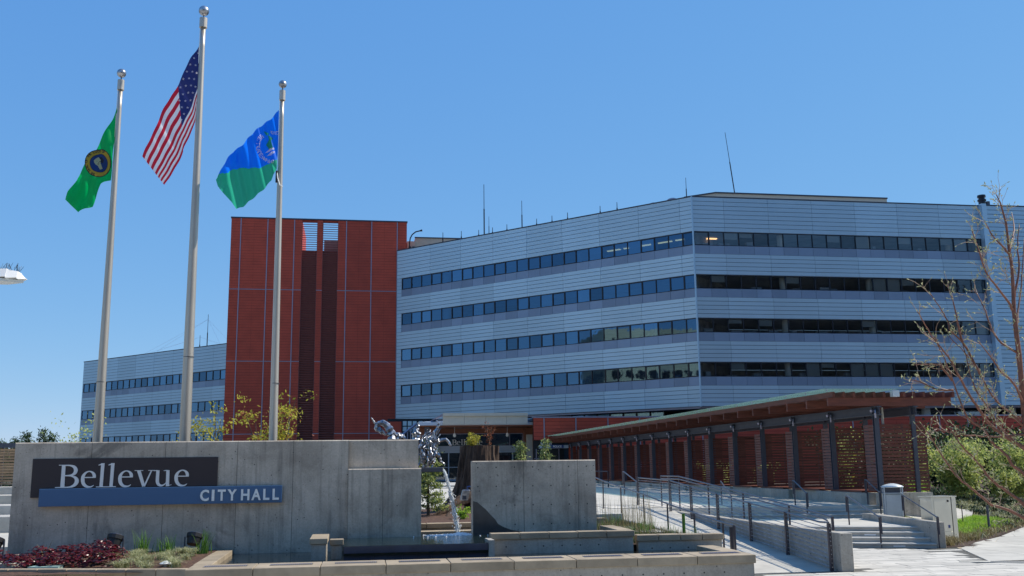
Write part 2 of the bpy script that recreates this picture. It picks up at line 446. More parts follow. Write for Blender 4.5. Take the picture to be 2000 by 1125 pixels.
# ------------------------------------------------------------------ ground and paving
g = MB(); g.box(-1500, 1500, -400, 2500, -.3, -.012)
setting('ground', g, mat('dry_ground', (.16, .15, .12), .95, var=.3, scale=.05))
def rampz(x, y): return max(.004, .075 * (y - 21.2))
FA = -R(24); EX, EY = math.cos(FA), math.sin(FA); NX, NY = -EY, EX    # front flight frame
F0 = (16.32, 26.0)
def fl(t, n, o=F0, a=(EX, EY, NX, NY)): return (o[0] + a[0] * t + a[2] * n, o[1] + a[1] * t + a[3] * n)
# lower plaza paved in small granite setts near the stair foot
g = MB(); g.box(-60, 7.9, -30, 21.2, -.012, 0.001); g.box(7.9, 90, -30, 14.9, -.012, 0.001); g.box(24.1, 90, 14.9, 22.1, -.012, .001)
setting('bounce_sidewalk', g, M['pave'])  # pale sidewalk spread over the unseen street to bounce sunlight onto the walls
g = MB(); g.box(7.9, 24.1, 14.9, 21.2, -.012, 0)
g.prism([(10.75, 21.2), (60, 21.2), (60, 45), (20, 36), (16.6, 26.1), (10.9, 28.6)], -.012, 0)
plz = setting('plaza_paving', g, M['joint'])
_nt = M['paver'].node_tree; _b = _nt.nodes['Principled BSDF']; _oi = _nt.nodes.new('ShaderNodeObjectInfo'); _mr = _nt.nodes.new('ShaderNodeMapRange')
_mr.inputs['To Min'].default_value = .80; _mr.inputs['To Max'].default_value = 1.04; _nt.links.new(_oi.outputs['Random'], _mr.inputs[0])
_mx = _nt.nodes.new('ShaderNodeMix'); _mx.data_type = 'RGBA'; _mx.blend_type = 'MULTIPLY'; _mx.inputs[0].default_value = 1
_src = _b.inputs['Base Color'].links[0].from_socket; _nt.links.new(_src, _mx.inputs[6]); _nt.links.new(_mr.outputs[0], _mx.inputs[7]); _nt.links.new(_mx.outputs[2], _b.inputs['Base Color'])
def paver_me(l, w):
    b = MB(); b.box(0.008, l - .008, 0.009, w - .009, -.02, 0); return b.build('paver', M['paver'], mesh_only=True)
pm = [paver_me(.9, .3), paver_me(.6, .3), paver_me(1.2, .3)]
pl_ = [.9, .6, 1.2]
cnt = 0
rest = MB()
def inpoly(x, y, P):
    c = False
    for i in range(len(P)):
        a, b = P[i], P[i-1]
        if (a[1] > y) != (b[1] > y) and x < (b[0] - a[0]) * (y - a[1]) / (b[1] - a[1]) + a[0]: c = not c
    return c
LOWP = [(8.0, 15), (24, 15), (24, 22.15), (15.15, 22.15), (16.85, 25.95), (16.3, 25.95), (10.95, 28.35), (10.95, 21.15), (8.35, 21.15)]
setts = []
for j in range(50):
    y = 15 + j * .3; x = 7.0 - random.random()
    while x < 24:
        k = random.choice((0, 1, 2)); l = pl_[k]
        if inpoly(x + l / 2, y + .15, LOWP) and inpoly(x + .02, y + .28, LOWP) and inpoly(x + l, y + .28, LOWP): setts.append((x, y, k))
        x += l
SIDEP = [(15.2, 22.2), (40, 22.2), (40, 50), (24.3, 33.2), (19.9, 28.6), (16.9, 26.05)]
setts = [s for s in setts if not inpoly(s[0] + .4, s[1] + .15, SIDEP)]
setts.sort(key=lambda s: abs(s[1] - 21) + abs(s[0] - 13) * .3)
for i, (x, y, k) in enumerate(setts):
    dz = random.uniform(.003, .009)
    if i < 300: inst('paver', pm[k], plz, (x, y, dz))
    else: rest.box(x + .006, x + pl_[k] - .006, y + .006, y + .294, -.01, dz)
ro = rest.build('pavers', M['paver'], plz); ro['kind'] = 'stuff'
# sidewalk on the right: large scored concrete slabs
g = MB(); g.prism([(15.2, 22.2), (60, 22.2), (60, 70), (24.3, 33.2), (19.9, 28.6), (16.9, 26.05)], -.005, .008)
sw = setting('sidewalk', g, M['cap'])
sp = MB()
for a in range(8):
    for b in range(9):
        x0 = 15.2 + a * 1.9; y0 = 22.22 + b * 1.7
        cx, cy = x0 + .95, y0 + .85
        P = [(x0 + .01, y0 + .01), (x0 + 1.89, y0 + .01), (x0 + 1.89, y0 + 1.69), (x0 + .01, y0 + 1.69)]
        # clip against the curved bed edge by dropping corners outside
        lim = lambda y: 15.2 + (y - 22.2) * .442 if y < 26.05 else 16.9 + (y - 26.05) * 1.13 if y < 28.6 else 19.9 + (y - 28.6) * .957
        Q = [(max(px, lim(py) + .02), py) for px, py in P]
        if Q[1][0] - Q[0][0] < .05 and Q[2][0] - Q[3][0] < .05: continue
        if Q[1][0] <= Q[0][0] or Q[2][0] <= Q[3][0]:
            Q = [q for i, q in enumerate(Q) if not (i in (2,) and Q[2][0] <= Q[3][0])]
        s = MB(); s.prism(Q, 0, .022); s.build('slab', M['pave'], sw)
g = MB(); g.prism([(60, 10), (30, 10), (30, 22.2), (60, 22.2)], -.005, .01)
# drain in the paving, lower right
dr = thing('trench_drain', 'long dark grated drain set in the pale paving, lower right', 'drain', (15.4, 22.4, .02))
s = MB(); s.prism([(14.5, 22.3), (16.6, 21.2), (16.75, 21.5), (14.7, 22.6)], .0, .0205); s.build('surround', M['pave'], dr)
s = MB()
dv = Vector((2.1, -1.1, 0)).normalized(); dn = Vector((-dv.y, dv.x, 0)); o0 = Vector((15.15, 22.03, .022))
for i in range(34):
    p = o0 + dv * (i * .042); q = p + dv * .02
    s.quad(p + dn * .03, q + dn * .03, q + dn * .17, p + dn * .17)
s.build('grate', M['steel'], dr)
s = MB(); s.quad(o0 + dn * .02 - Vector((0, 0, .001)), o0 + dv * 1.44 + dn * .02 - Vector((0, 0, .001)), o0 + dv * 1.44 + dn * .18 - Vector((0, 0, .001)), o0 + dn * .18 - Vector((0, 0, .001))); s.build('pit', M['black'], dr)

# upper plaza behind the walls
UZ = .91
g = MB()
g.prism([(-60, 36.5), (5.9, 36.5), (5.9, 30.5), (8.45, 30.5), (8.45, 33.5), (10.95, 33.5), (10.95, 33.6), (18.35, 32.7), (18.35, 55), (18.35, 84), (-60, 84)], -.01, lambda x, y: UZ + max(0, y - 45) * .0065)
upz = setting('upper_plaza', g, M['pave'])
sl_ = []
for j in range(26):
    for i in range(17):
        x0 = -6 + i * 1.5; y0 = 34.0 + j * 1.9
        if x0 + 1.5 > 18.3: continue
        sl_.append((x0, y0))
zf = lambda y: UZ + max(0, y - 45) * .0065
sl_.sort(key=lambda s: -(s[0] > 8) * 100 + s[1])
rest = MB()
for i, (x0, y0) in enumerate(sl_):
    y1 = y0 + 1.9
    if y0 < 34.6 and x0 < 8.4: continue
    b = MB() if i < 290 else rest
    b.prism([(x0 + .012, y0 + .012), (x0 + 1.488, y0 + .012), (x0 + 1.488, y1 - .012), (x0 + .012, y1 - .012)], zf(y0) - .02, lambda x, y: zf(y) + .02)
    if i < 290: b.build('slab', M['paver'], upz)
if rest.v: tag(rest.build('slabs', M['paver'], upz), kind='stuff')
# back part of the plaza either side
g = MB(); g.prism([(-60, 27.5), (.9, 27.5), (.9, 36.5), (-60, 36.5)], -.01, .55)
setting('lower_terrace', g, M['pave'])

# ramp between the reed bed and the cheek wall
g = MB(); g.prism([(8.5, 21.3), (10.85, 21.3), (10.85, 33.5), (8.5, 33.5)], -.01, lambda x, y: rampz(x, y))
rp = setting('ramp', g, M['pave'])
for k in range(6):
    y = 22.9 + k * 1.75
    s = MB(); z = rampz(0, y)
    s.quad((8.55, y, z + .004), (10.84, y, z + .004), (10.84, y + .014, z + .005), (8.55, y + .014, z + .005)); s.build('score_joint', M['joint'], rp)
g = MB(); g.prism([(8.4, 20.5), (10.85, 21.15), (10.85, 21.35), (8.4, 21.35)], 0, .012)
g.prism([(8.35, 17), (13.0, 17), (11.9, 21.1), (8.35, 21.1)], 0, .0045)

# landing and the two flights of steps
st = thing('front_steps', 'lower flight of four pale concrete steps beside the trash bin', 'steps', (14, 27, 0))
def flight(st, t0f, t1, n0, rise, tread, nsteps, z0, org, fr, deep=2.0):
    for i in range(nsteps):
        a = n0 + i * tread
        P = [fl(t0f, a, org, fr), fl(t1, a, org, fr), fl(t1, a + tread + (.03 if i < nsteps - 1 else deep), org, fr), fl(t0f, a + tread + (.03 if i < nsteps - 1 else deep), org, fr)]
        s = MB(); s.prism(P, z0 + i * rise - (.02 if i else .02), z0 + (i + 1) * rise - .045)
        o = s.build('riser', M['step'], st)
        P2 = [fl(t0f, a - .025, org, fr), fl(t1, a - .025, org, fr), P[2], P[3]]
        s = MB(); s.prism(P2, z0 + (i + 1) * rise - .045, z0 + (i + 1) * rise); o = s.build('tread', M['step'], st); bevel(o, .012, 2)
FR = (EX, EY, NX, NY)
flight(st, -5.75, -.05, 0, .13, .38, 4, 0, F0, FR, deep=.4)
g = MB(); g.prism([(10.95, 29.6), fl(-5.7, 1.55), fl(0, 1.55), (17.1, 28.6), (18.35, 31.2), (18.35, 33), (10.95, 34.2)], .3, .518)
setting('landing', g, M['pave'])
UA = -R(13); UF = (math.cos(UA), math.sin(UA), -math.sin(UA), math.cos(UA)); U0 = (18.3, 31.95)
st2 = thing('upper_steps', 'wide upper flight of three shallow steps below the slatted screens', 'steps', (15, 33, .52))
flight(st2, -7.5, -.02, 0, .13, .36, 3, .52, U0, UF, deep=.9)
# little luminous step lights
for fs, org, fr, t, i, z0, td in ((st, F0, FR, -1.2, 0, 0, .38), (st, F0, FR, -1.9, 2, 0, .38), (st2, U0, UF, -2.9, 1, .52, .36), (st2, U0, UF, -5.4, 1, .52, .36)):
    a = fl(t, i * td - .004, org, fr); b_ = fl(t + .32, i * td - .004, org, fr)
    s = MB(); zz = z0 + i * .13 + .03
    s.quad((a[0], a[1], zz), (b_[0], b_[1], zz), (b_[0], b_[1], zz + .045), (a[0], a[1], zz + .045)); s.build('step_light', M['white'], fs)

# cheek walls
def tie_holes(pts, parent, nrm=(0, -1, 0), r=.017):
    nx = Vector(nrm)
    side = Vector((0, 0, 1)).cross(nx).normalized()
    s = MB()
    for p in pts:
        p = Vector(p) + nx * .002; n = len(s.v)
        for k in range(8):
            a = k * math.pi / 4; s.v.append(tuple(p + side * math.cos(a) * r + Vector((0, 0, 1)) * math.sin(a) * r))
        s.f.append(tuple(n + k for k in range(8))); s.mi.append(0)
    return s.build('tie_hole', M['black'], parent)
cw = thing('cheek_wall', 'long low concrete wall between the ramp and the front steps', 'wall', (10.95, 21.05, 0))
s = MB(); s.box(10.82, 11.12, 21.05, 33.4, 0, .845); bevel(s.build('wall_body', M['concrete_light'], cw), .012)
tie_holes([(10.82, 21.8 + i * .75, .25 + .35 * k + i * .03) for i in range(13) for k in (0, 1) if .25 + .35 * k + i * .03 < .8], cw, (-1, 0, 0))
cw2 = thing('cheek_wall', 'short concrete wall ending the front steps beside the steel cabinet', 'wall', (16.4, 26, 0))
s = MB(); s.prism([(16.27, 25.95), (16.52, 25.95), (17.35, 31.3), (17.0, 31.4)], 0, .72); bevel(s.build('wall_body', M['concrete_light'], cw2), .012)
tie_holes([(16.268 + .0 * i, 26.3 + i * .5, .55 - .12 * i * 0) for i in range(1)], cw2, (-1, 0, 0))

# ------------------------------------------------------------------ fountain: walls, basins, ledges
WY = 24.0
sgw = thing('sign_wall', 'long grey cast concrete wall carrying the city hall sign', 'wall', (-3, WY, 0))
s = MB()
s.box(-7.55, -5.57, WY, WY + .35, 0, 3.085); s.box(-5.56, -2.44, WY, WY + .35, 0, 3.085); s.box(-2.43, -.08, WY, WY + .35, 0, 3.085)
s.v = []; s.f = []; s.mi = []
for x0, x1, z1 in ((-7.555, -5.905, 3.087), (-5.895, -4.28, 3.087), (-4.27, -2.655, 3.087), (-2.645, -1.37, 3.087), (-1.36, -.075, 3.087)):
    b = MB(); b.cbox(x0, x1, WY, WY + .35, 0, z1); b.build('wall_panel', M['concrete'], sgw)
b = MB(); b.box(-7.54, -.068, WY + .012, WY + .34, 0.02, 3.075); b.build('wall_core', M['joint'], sgw)
b = MB(); b.cbox(-.07, .74, WY - .10, WY + .35, 0, 2.405); b.build('wall_panel', M['concrete'], sgw)
b = MB(); b.cbox(.75, 1.655, WY - .10, WY + .35, 0, 2.405); b.build('wall_panel', M['concrete'], sgw)
b = MB(); b.cbox(-.069, 1.60, WY + .13, WY + .34, 2.405, 3.088); b.build('wall_panel', M['concrete'], sgw)
b = MB(); b.box(-.069, 1.64, WY - .085, WY + .34, 0.02, 2.39); b.build('wall_core', M['joint'], sgw)
fw = thing('fountain_wall', 'square grey concrete wall with rows of tie holes right of the waterfall', 'wall', (4.4, WY, 0))
for x0, x1 in ((2.905, 4.16), (4.17, 5.52), (5.53, 5.975)):
    b = MB(); b.cbox(x0, x1, WY, WY + .35, 0, 2.555); b.build('wall_panel', M['concrete'], fw)
b = MB(); b.box(2.92, 5.96, WY + .012, WY + .34, .02, 2.545); b.build('wall_core', M['joint'], fw)
tie_holes([(3.035 + i * .452, WY, 2.395 - k * .455) for i in range(7) for k in range(4)], fw)
# wet dark splash mark, its own thin film on the wall
s = MB()
prof = [(2.915, 1.60), (3.02, 1.57), (3.10, 1.50), (3.22, 1.40), (3.34, 1.27), (3.45, 1.16), (3.52, 1.05), (3.66, .97), (3.85, .90), (4.1, .86)]
for i in range(len(prof) - 1):
    (xa, za), (xb, zb) = prof[i], prof[i + 1]
    s.quad((xa, WY - .003, .8), (xb, WY - .003, .8), (xb, WY - .003, zb), (xa, WY - .003, za))
s.build('wet_patch', M['wetstone'], fw)

def capstones(name, label, P0, P1, width, z1, thick, nstones, over=.03, wallmat=None, zbase=0, grates=False, holes=True, inset=.04):
    """a low wall from P0 to P1 (front edge, wall body behind it) capped by separate stones"""
    t = thing(name, label, 'wall', (P0[0], P0[1], 0))
    F = frame((P0[0], P0[1], 0), (P1[0] - P0[0], P1[1] - P0[1]))
    L = math.hypot(P1[0] - P0[0], P1[1] - P0[1]); l = L / nstones
    b = MB(); b.fbox(F, inset, L - inset, -width + inset, -inset, zbase, z1 - thick - .004); b.build('wall_body', wallmat or M['concrete_light'], t)
    for i in range(nstones):
        b = MB(); b.fbox(F, i * l + .006, (i + 1) * l - .006, -width, 0, z1 - thick, z1 + random.uniform(-.003, .003)); bevel(b.build('cap_stone', M['cap'], t), .008)
        if grates:
            g = MB(); u0 = i * l + l * .22; u1 = i * l + l * .86; w0 = -width + .3
            g2 = MB(); g2.fbox(F, u0 - .01, u1 + .01, w0 - .01, w0 + .27, z1 - .004, z1 + .004); g2.build('grate_slot', M['joint'], t)
            k = u0
            while k < u1:
                g.fbox(F, k, k + .014, w0, w0 + .26, z1 - .003, z1 + .011); k += .04
            g.build('drain_grate', M['trim'], t)
    if holes:
        n = Vector(F(0, 1, 0)) - Vector(F(0, 0, 0))
        tie_holes([F(.35 + k * .42, -inset, z1 - thick - .16) for k in range(int((L - .6) / .42))], t, n)
    return t
LE = 19.42
capstones('front_ledge', 'long tan capped ledge with slotted grates across the front of the pool', (-3.02, LE), (8.08, LE - .14), .98, .60, .165, 9, grates=True)
capstones('ledge_return', 'tan capped wall between the flower bed and the pool', (-3.02, 23.96), (-3.02, LE + .99), .36, .605, .13, 4, holes=False)
capstones('ledge_return', 'short tan capped wall at the right end of the pool', (7.72, 21.8), (7.72, LE + .86), .40, .60, .13, 2, holes=False)
capstones('planter_ledge', 'tan capped kerb along the front of the flower bed', (-9.4, 21.62), (-3.06, 19.88), .2, .575, .17, 11, holes=False)
capstones('basin_wall', 'raised tan capped wall in front of the square fountain wall', (3.06, 22.0), (6.35, 21.96), .32, .955, .135, 5)
capstones('basin_return', 'short tan cap running back from the basin wall to the reeds', (6.37, 22.3), (6.37, 23.98), .34, .957, .13, 2, holes=False, wallmat=M['concrete_light']) if False else None
capstones('basin_return', 'short tan cap running back from the basin wall to the reeds', (6.03, 23.98), (6.03, 22.33), .34, .957, .13, 2, holes=False)
capstones('reed_ledge', 'lower tan capped wall in front of the reed bed', (6.40, 22.0), (8.42, 21.88), .32, .845, .135, 4)
capstones('basin_block', 'small tan capped concrete block left of the spillway', (-.86, 21.75), (-.47, 21.75), 1.5, .955, .12, 1, holes=False)
capstones('basin_block', 'lower tan capped corner block beside the spillway', (-.44, 21.95), (-.14, 21.95), .3, .915, .12, 1, holes=False)
# spillway face
sp = thing('spillway', 'dark blue tiled spillway edge of the upper pool', 'fountain', (1.4, 21.4, .5))
b = MB(); b.box(-.13, 2.93, 21.42, 21.62, .655, .792); b.build('spill_lip', M['basin'], sp)
for i in range(5):
    x0 = -.13 + i * .612
    b = MB(); b.box(x0 + .004, x0 + .608, 21.5, 21.7, .3, .65); b.build('face_tile', M['basin'], sp)
b = MB(); b.box(2.935, 3.06, 21.38, 22.05, .3, .86); b.build('end_post', M['concrete_light'], sp)
# water sheets
w = MB(); w.prism([(-.14, 21.45), (2.93, 21.45), (2.93, 22.1), (6.1, 22.1), (6.1, 24.6), (-.14, 24.6)], .6, .80); setting('upper_pool_water', w, M['water'])
w = MB(); w.box(-2.66, 7.75, 20.35, 24.0, .2, .505); setting('lower_pool_water', w, M['water_low'])
# pool rear: mulch bed with stump and caps behind the gap
capstones('rear_basin_wall', 'tan capped wall at the back of the gap behind the waterfall', (1.2, 25.35), (4.0, 25.35), .3, 1.02, .12, 4, holes=False)
b = MB(); b.box(1.2, 4.2, 24.7, 25.2, .7, .86); bs = b.build('basin_shelf', M['cap']); tag(bs, 'wet tan stone shelf behind the falling water', 'shelf')
g = MB()
def mound(x, y): return 1.0 + .12 * math.exp(-((x - 4) ** 2 + (y - 31) ** 2) / 3) + .03 * noise.noise(Vector((x * 2, y * 2, 0)))
nx, ny = 17, 26
for i in range(nx):
    for j in range(ny):
        x0, x1 = .9 + i * .28, .9 + (i + 1) * .28; y0, y1 = 25.6 + j * .34, 25.6 + (j + 1) * .34
        g.quad((x0, y0, mound(x0, y0)), (x1, y0, mound(x1, y0)), (x1, y1, mound(x1, y1)), (x0, y1, mound(x0, y1)))
tag(g.build('mulch_bed', M['mulch']), kind='structure')

# falling water: spout, jet, splash
spt = thing('water_spout', 'flat dark metal spout above the pool', 'spout', (1.95, 25.0, 2.35))
b = MB(); b.box(1.66, 2.24, 24.55, 25.2, 2.30, 2.41); bevel(b.build('channel', M['steel'], spt), .01)
b = MB(); b.box(1.7, 2.22, 24.6, 25.15, 2.411, 2.418); b.build('water_film', M['water'], spt)
jet = thing('waterfall', 'clear jet of water falling from the spout into the pool', 'water', (2.4, 24.6, .8))
path = [(2.24, 24.62, 2.36), (2.29, 24.6, 2.28), (2.345, 24.6, 2.1), (2.40, 24.6, 1.9), (2.46, 24.6, 1.65), (2.52, 24.6, 1.35), (2.57, 24.6, 1.1), (2.61, 24.6, .82)]
for q in range(5):
    s = MB(); pts = []; rr = []
    for i in range(26):
        t = i / 25 * (len(path) - 1); k = min(int(t), len(path) - 2); f = t - k
        p = Vector(path[k]).lerp(Vector(path[k + 1]), f); sp_ = .012 + .055 * (i / 25)
        p += Vector((noise.noise(Vector((i * .5, q * 7.1, 1))) * sp_ * .8 + (q - 2) * sp_ * .30, noise.noise(Vector((i * .6, q * 3.1, 5))) * sp_ * 1.5, 0))
        pts.append(p); rr.append(max(.008, (.026 + .012 * noise.noise(Vector((i * .9, q * 2.3, 9)))) * (1 - .25 * i / 25)))
    s.tube(pts, rr, 8); s.build('water_strand', M['jet'], jet, smooth=True)
s = MB()
for i in range(260):
    t = random.random() ** .6; k = min(int(t * (len(path) - 1)), len(path) - 2); f = t * (len(path) - 1) - k
    p = Vector(path[k]).lerp(Vector(path[k + 1]), f) + Vector((random.gauss(0, .05 * t + .01), random.gauss(0, .05), random.gauss(0, .02)))
    s.tube([p, p + Vector((0, 0, .02 + random.random() * .02))], random.uniform(.003, .009), 4)
tag(s.build('droplets', M['foam'], jet), kind='stuff')
s = MB()
for i in range(900):
    a = random.uniform(0, 6.28); r_ = abs(random.gauss(0, .42)); x = 2.62 + math.cos(a) * r_ * 1.5; y = 24.2 + math.sin(a) * r_ * .45
    if x > 6 or y > 24.65: continue
    if y > 23.95 and not (1.7 < x < 2.88): continue
    h = .05 * math.exp(-r_ * 4) + .006; q = random.uniform(.008, .03)
    s.lathe(x, y, [(q, .79), (q * .8, .80 + h * random.random()), (q * .2, .803 + h * random.random() * 1.3)], 5)
tag(s.build('splash_foam', M['foam'], jet), kind='stuff')

# ------------------------------------------------------------------ sign on the wall
sg = thing('city_hall_sign', 'brown and blue city hall sign board on the concrete wall', 'sign', (-4.3, WY - .03, 2.2))
b = MB(); b.box(-7.15, -3.085, WY - .035, WY - .003, 1.85, 2.717); b.build('brown_panel', M['sign_dark'], sg)
b = MB(); b.box(-6.94, -1.595, WY - .13, WY - .04, 1.652, 2.045); bevel(b.build('blue_panel', M['sign_blue'], sg), .006)
def ribbon(s, pts, z0, y, ox, oz, sc, dep):
    """stroke of varying width (x,y,width) lying in a wall plane"""
    P = [Vector((p[0], p[1])) for p in pts]; w = [p[2] for p in pts]
    Lf, Rt = [], []
    for i, p in enumerate(P):
        t = P[min(i+1, len(P)-1)] - P[max(i-1, 0)]
        t.normalize(); n = Vector((-t.y, t.x)) * w[i] * .5
        Lf.append(p + n); Rt.append(p - n)
    to = lambda q, yy: (ox + q.x * sc, yy, oz + q.y * sc)
    for i in range(len(P) - 1):
        a, b_, c, d = Lf[i], Lf[i+1], Rt[i+1], Rt[i]
        s.quad(to(a, y), to(d, y), to(c, y), to(b_, y))
        s.quad(to(a, y), to(b_, y), to(b_, y + dep), to(a, y + dep)); s.quad(to(d, y), to(c, y), to(c, y + dep), to(d, y + dep))
    for (a, d) in ((Lf[0], Rt[0]), (Lf[-1], Rt[-1])): s.quad(to(a, y), to(d, y), to(d, y + dep), to(a, y + dep))
def curve_pts(pts, n=5):
    """Catmull-Rom through (x,y,w)"""
    out = []; Q = [pts[0]] + list(pts) + [pts[-1]]
    for i in range(1, len(Q) - 2):
        for k in range(n):
            t = k / n; r_ = []
            for c in range(3):
                p0, p1, p2, p3 = Q[i-1][c], Q[i][c], Q[i+1][c], Q[i+2][c]
                r_.append(.5 * (2*p1 + (p2-p0)*t + (2*p0-5*p1+4*p2-p3)*t*t + (3*p1-p0-3*p2+p3)*t**3))
            out.append(tuple(r_))
    out.append(pts[-1]); return out
GL = {
 'B': ([(.30, 0, .17), (.30, 1, .15)], [(.0, .017, .035), (.16, .02, .04), (.46, .02, .04)], [(.10, .985, .03), (.5, .985, .03)],
       ['c', (.33, .975, .05), (.56, .968, .06), (.74, .90, .12), (.82, .76, .16), (.77, .62, .13), (.62, .545, .06), (.36, .525, .045)],
       ['c', (.36, .527, .045), (.64, .51, .06), (.83, .42, .12), (.89, .27, .17), (.80, .11, .13), (.60, .03, .06), (.33, .022, .045)]),
 'e': ([(.12, .435, .045), (.63, .435, .045)],
       ['c', (.575, .42, .13), (.56, .55, .13), (.47, .66, .08), (.34, .70, .05), (.20, .64, .08), (.10, .50, .13), (.085, .34, .15), (.13, .17, .14), (.25, .05, .11), (.40, .02, .07), (.50, .045, .05), (.57, .10, .02)]),
 'l': ([(.215, 0, .14), (.235, 1.05, .14)], ['c', (.05, .965, .02), (.12, .985, .05), (.22, 1.02, .06)], [(0, .017, .036), (.42, .017, .036)]),
 'v': ([(.15, .71, .15), (.40, .01, .13)], [(.70, .71, .055), (.42, .01, .07)], [(-.02, .71, .028), (.34, .71, .028)], [(.56, .71, .028), (.84, .71, .028)]),
 'u': (['c', (.18, .71, .14), (.175, .45, .14), (.18, .22, .14), (.24, .08, .12), (.36, .035, .08), (.47, .08, .05), (.56, .18, .03)], [(.60, .71, .14), (.61, .0, .14)],
       ['c', (-.0, .685, .02), (.10, .70, .04), (.2, .70, .02)], ['c', (.42, .685, .02), (.52, .70, .04), (.62, .70, .02)], ['c', (.58, .03, .06), (.70, .05, .03), (.78, .07, .02)]),
}
def glyph(name, ch, ox, oz, sc, y, dep, m, parent, wx=1.0):
    s = MB()
    for k, st_ in enumerate(GL[ch]):
        pts = curve_pts(st_[1:], 6) if st_[0] == 'c' else st_
        pts = [(p[0] * wx, p[1], p[2]) for p in pts]
        ribbon(s, pts, 0, y - k * .0012, ox, oz, sc, dep + k * .0012)
    return s.build(name, m, parent)
BZ = 2.062
for ch, ox in zip('Bellevue', (-6.63, -6.09, -5.752, -5.535, -5.283, -4.915, -4.508, -4.045)):
    glyph('letter', ch, ox, BZ, .515, WY - .052, .016, M['letter'], sg, {'e': .98, 'v': 1.0, 'u': 1.02}.get(ch, 1.0))
def textmesh(txt, size, extrude=.0, bold=0.0, width=1.0):
    cu = bpy.data.curves.new('t', 'FONT'); cu.body = txt; cu.size = size; cu.extrude = extrude; cu.offset = bold; cu.resolution_u = 3
    o = bpy.data.objects.new('t', cu); col.objects.link(o)
    me = bpy.data.meshes.new_from_object(o.evaluated_get(bpy.context.evaluated_depsgraph_get()))
    V = [(v.co.x * width, v.co.y, v.co.z) for v in me.vertices]; Fc = [tuple(p.vertices) for p in me.polygons]
    bpy.data.objects.remove(o); bpy.data.curves.remove(cu); bpy.data.meshes.remove(me)
    return V, Fc
def wall_text(name, txt, x, y, z, height, m, parent, width=None, bold=.0, ext=.008):
    V, Fc = textmesh(txt, 1.0, 0, bold)
    x0 = min(v[0] for v in V); x1 = max(v[0] for v in V); h = .73
    sx = (width / (x1 - x0)) if width else height / h
    s = MB(); n = len(V)
    s.v = [(x + (v[0] - x0) * sx, y - ext, z + v[1] * height / h) for v in V]
    s.f = list(Fc); s.mi = [0] * len(Fc)
    # rim of each letter
    ed = {}
    for f in Fc:
        for i in range(len(f)):
            e = (f[i], f[(i+1) % len(f)]); k = (min(e), max(e)); ed[k] = ed.get(k, 0) + 1
    back = len(s.v); s.v += [(a, y, c) for a, _, c in s.v]
    for (a, b_), c in ed.items():
        if c == 1: s.f.append((a, b_, b_ + back, a + back)); s.mi.append(0)
    return s.build(name, m, parent)
for ch, px0, px1 in (('C', 391, 408), ('I', 413.5, 418.5), ('T', 425, 440.5), ('Y', 444, 462), ('H', 470.5, 487), ('A', 491, 509.5), ('L', 514, 526.5), ('L', 532.5, 545)):
    x0 = -3.435 + (px0 - 391) * .0115; x1 = -3.435 + (px1 - 391) * .0115
    wall_text('letter', ch, x0, WY - .155, 1.727, .25, M['letter_w'], sg, width=(x1 - x0), bold=.03 if ch != 'I' else .03, ext=.012)

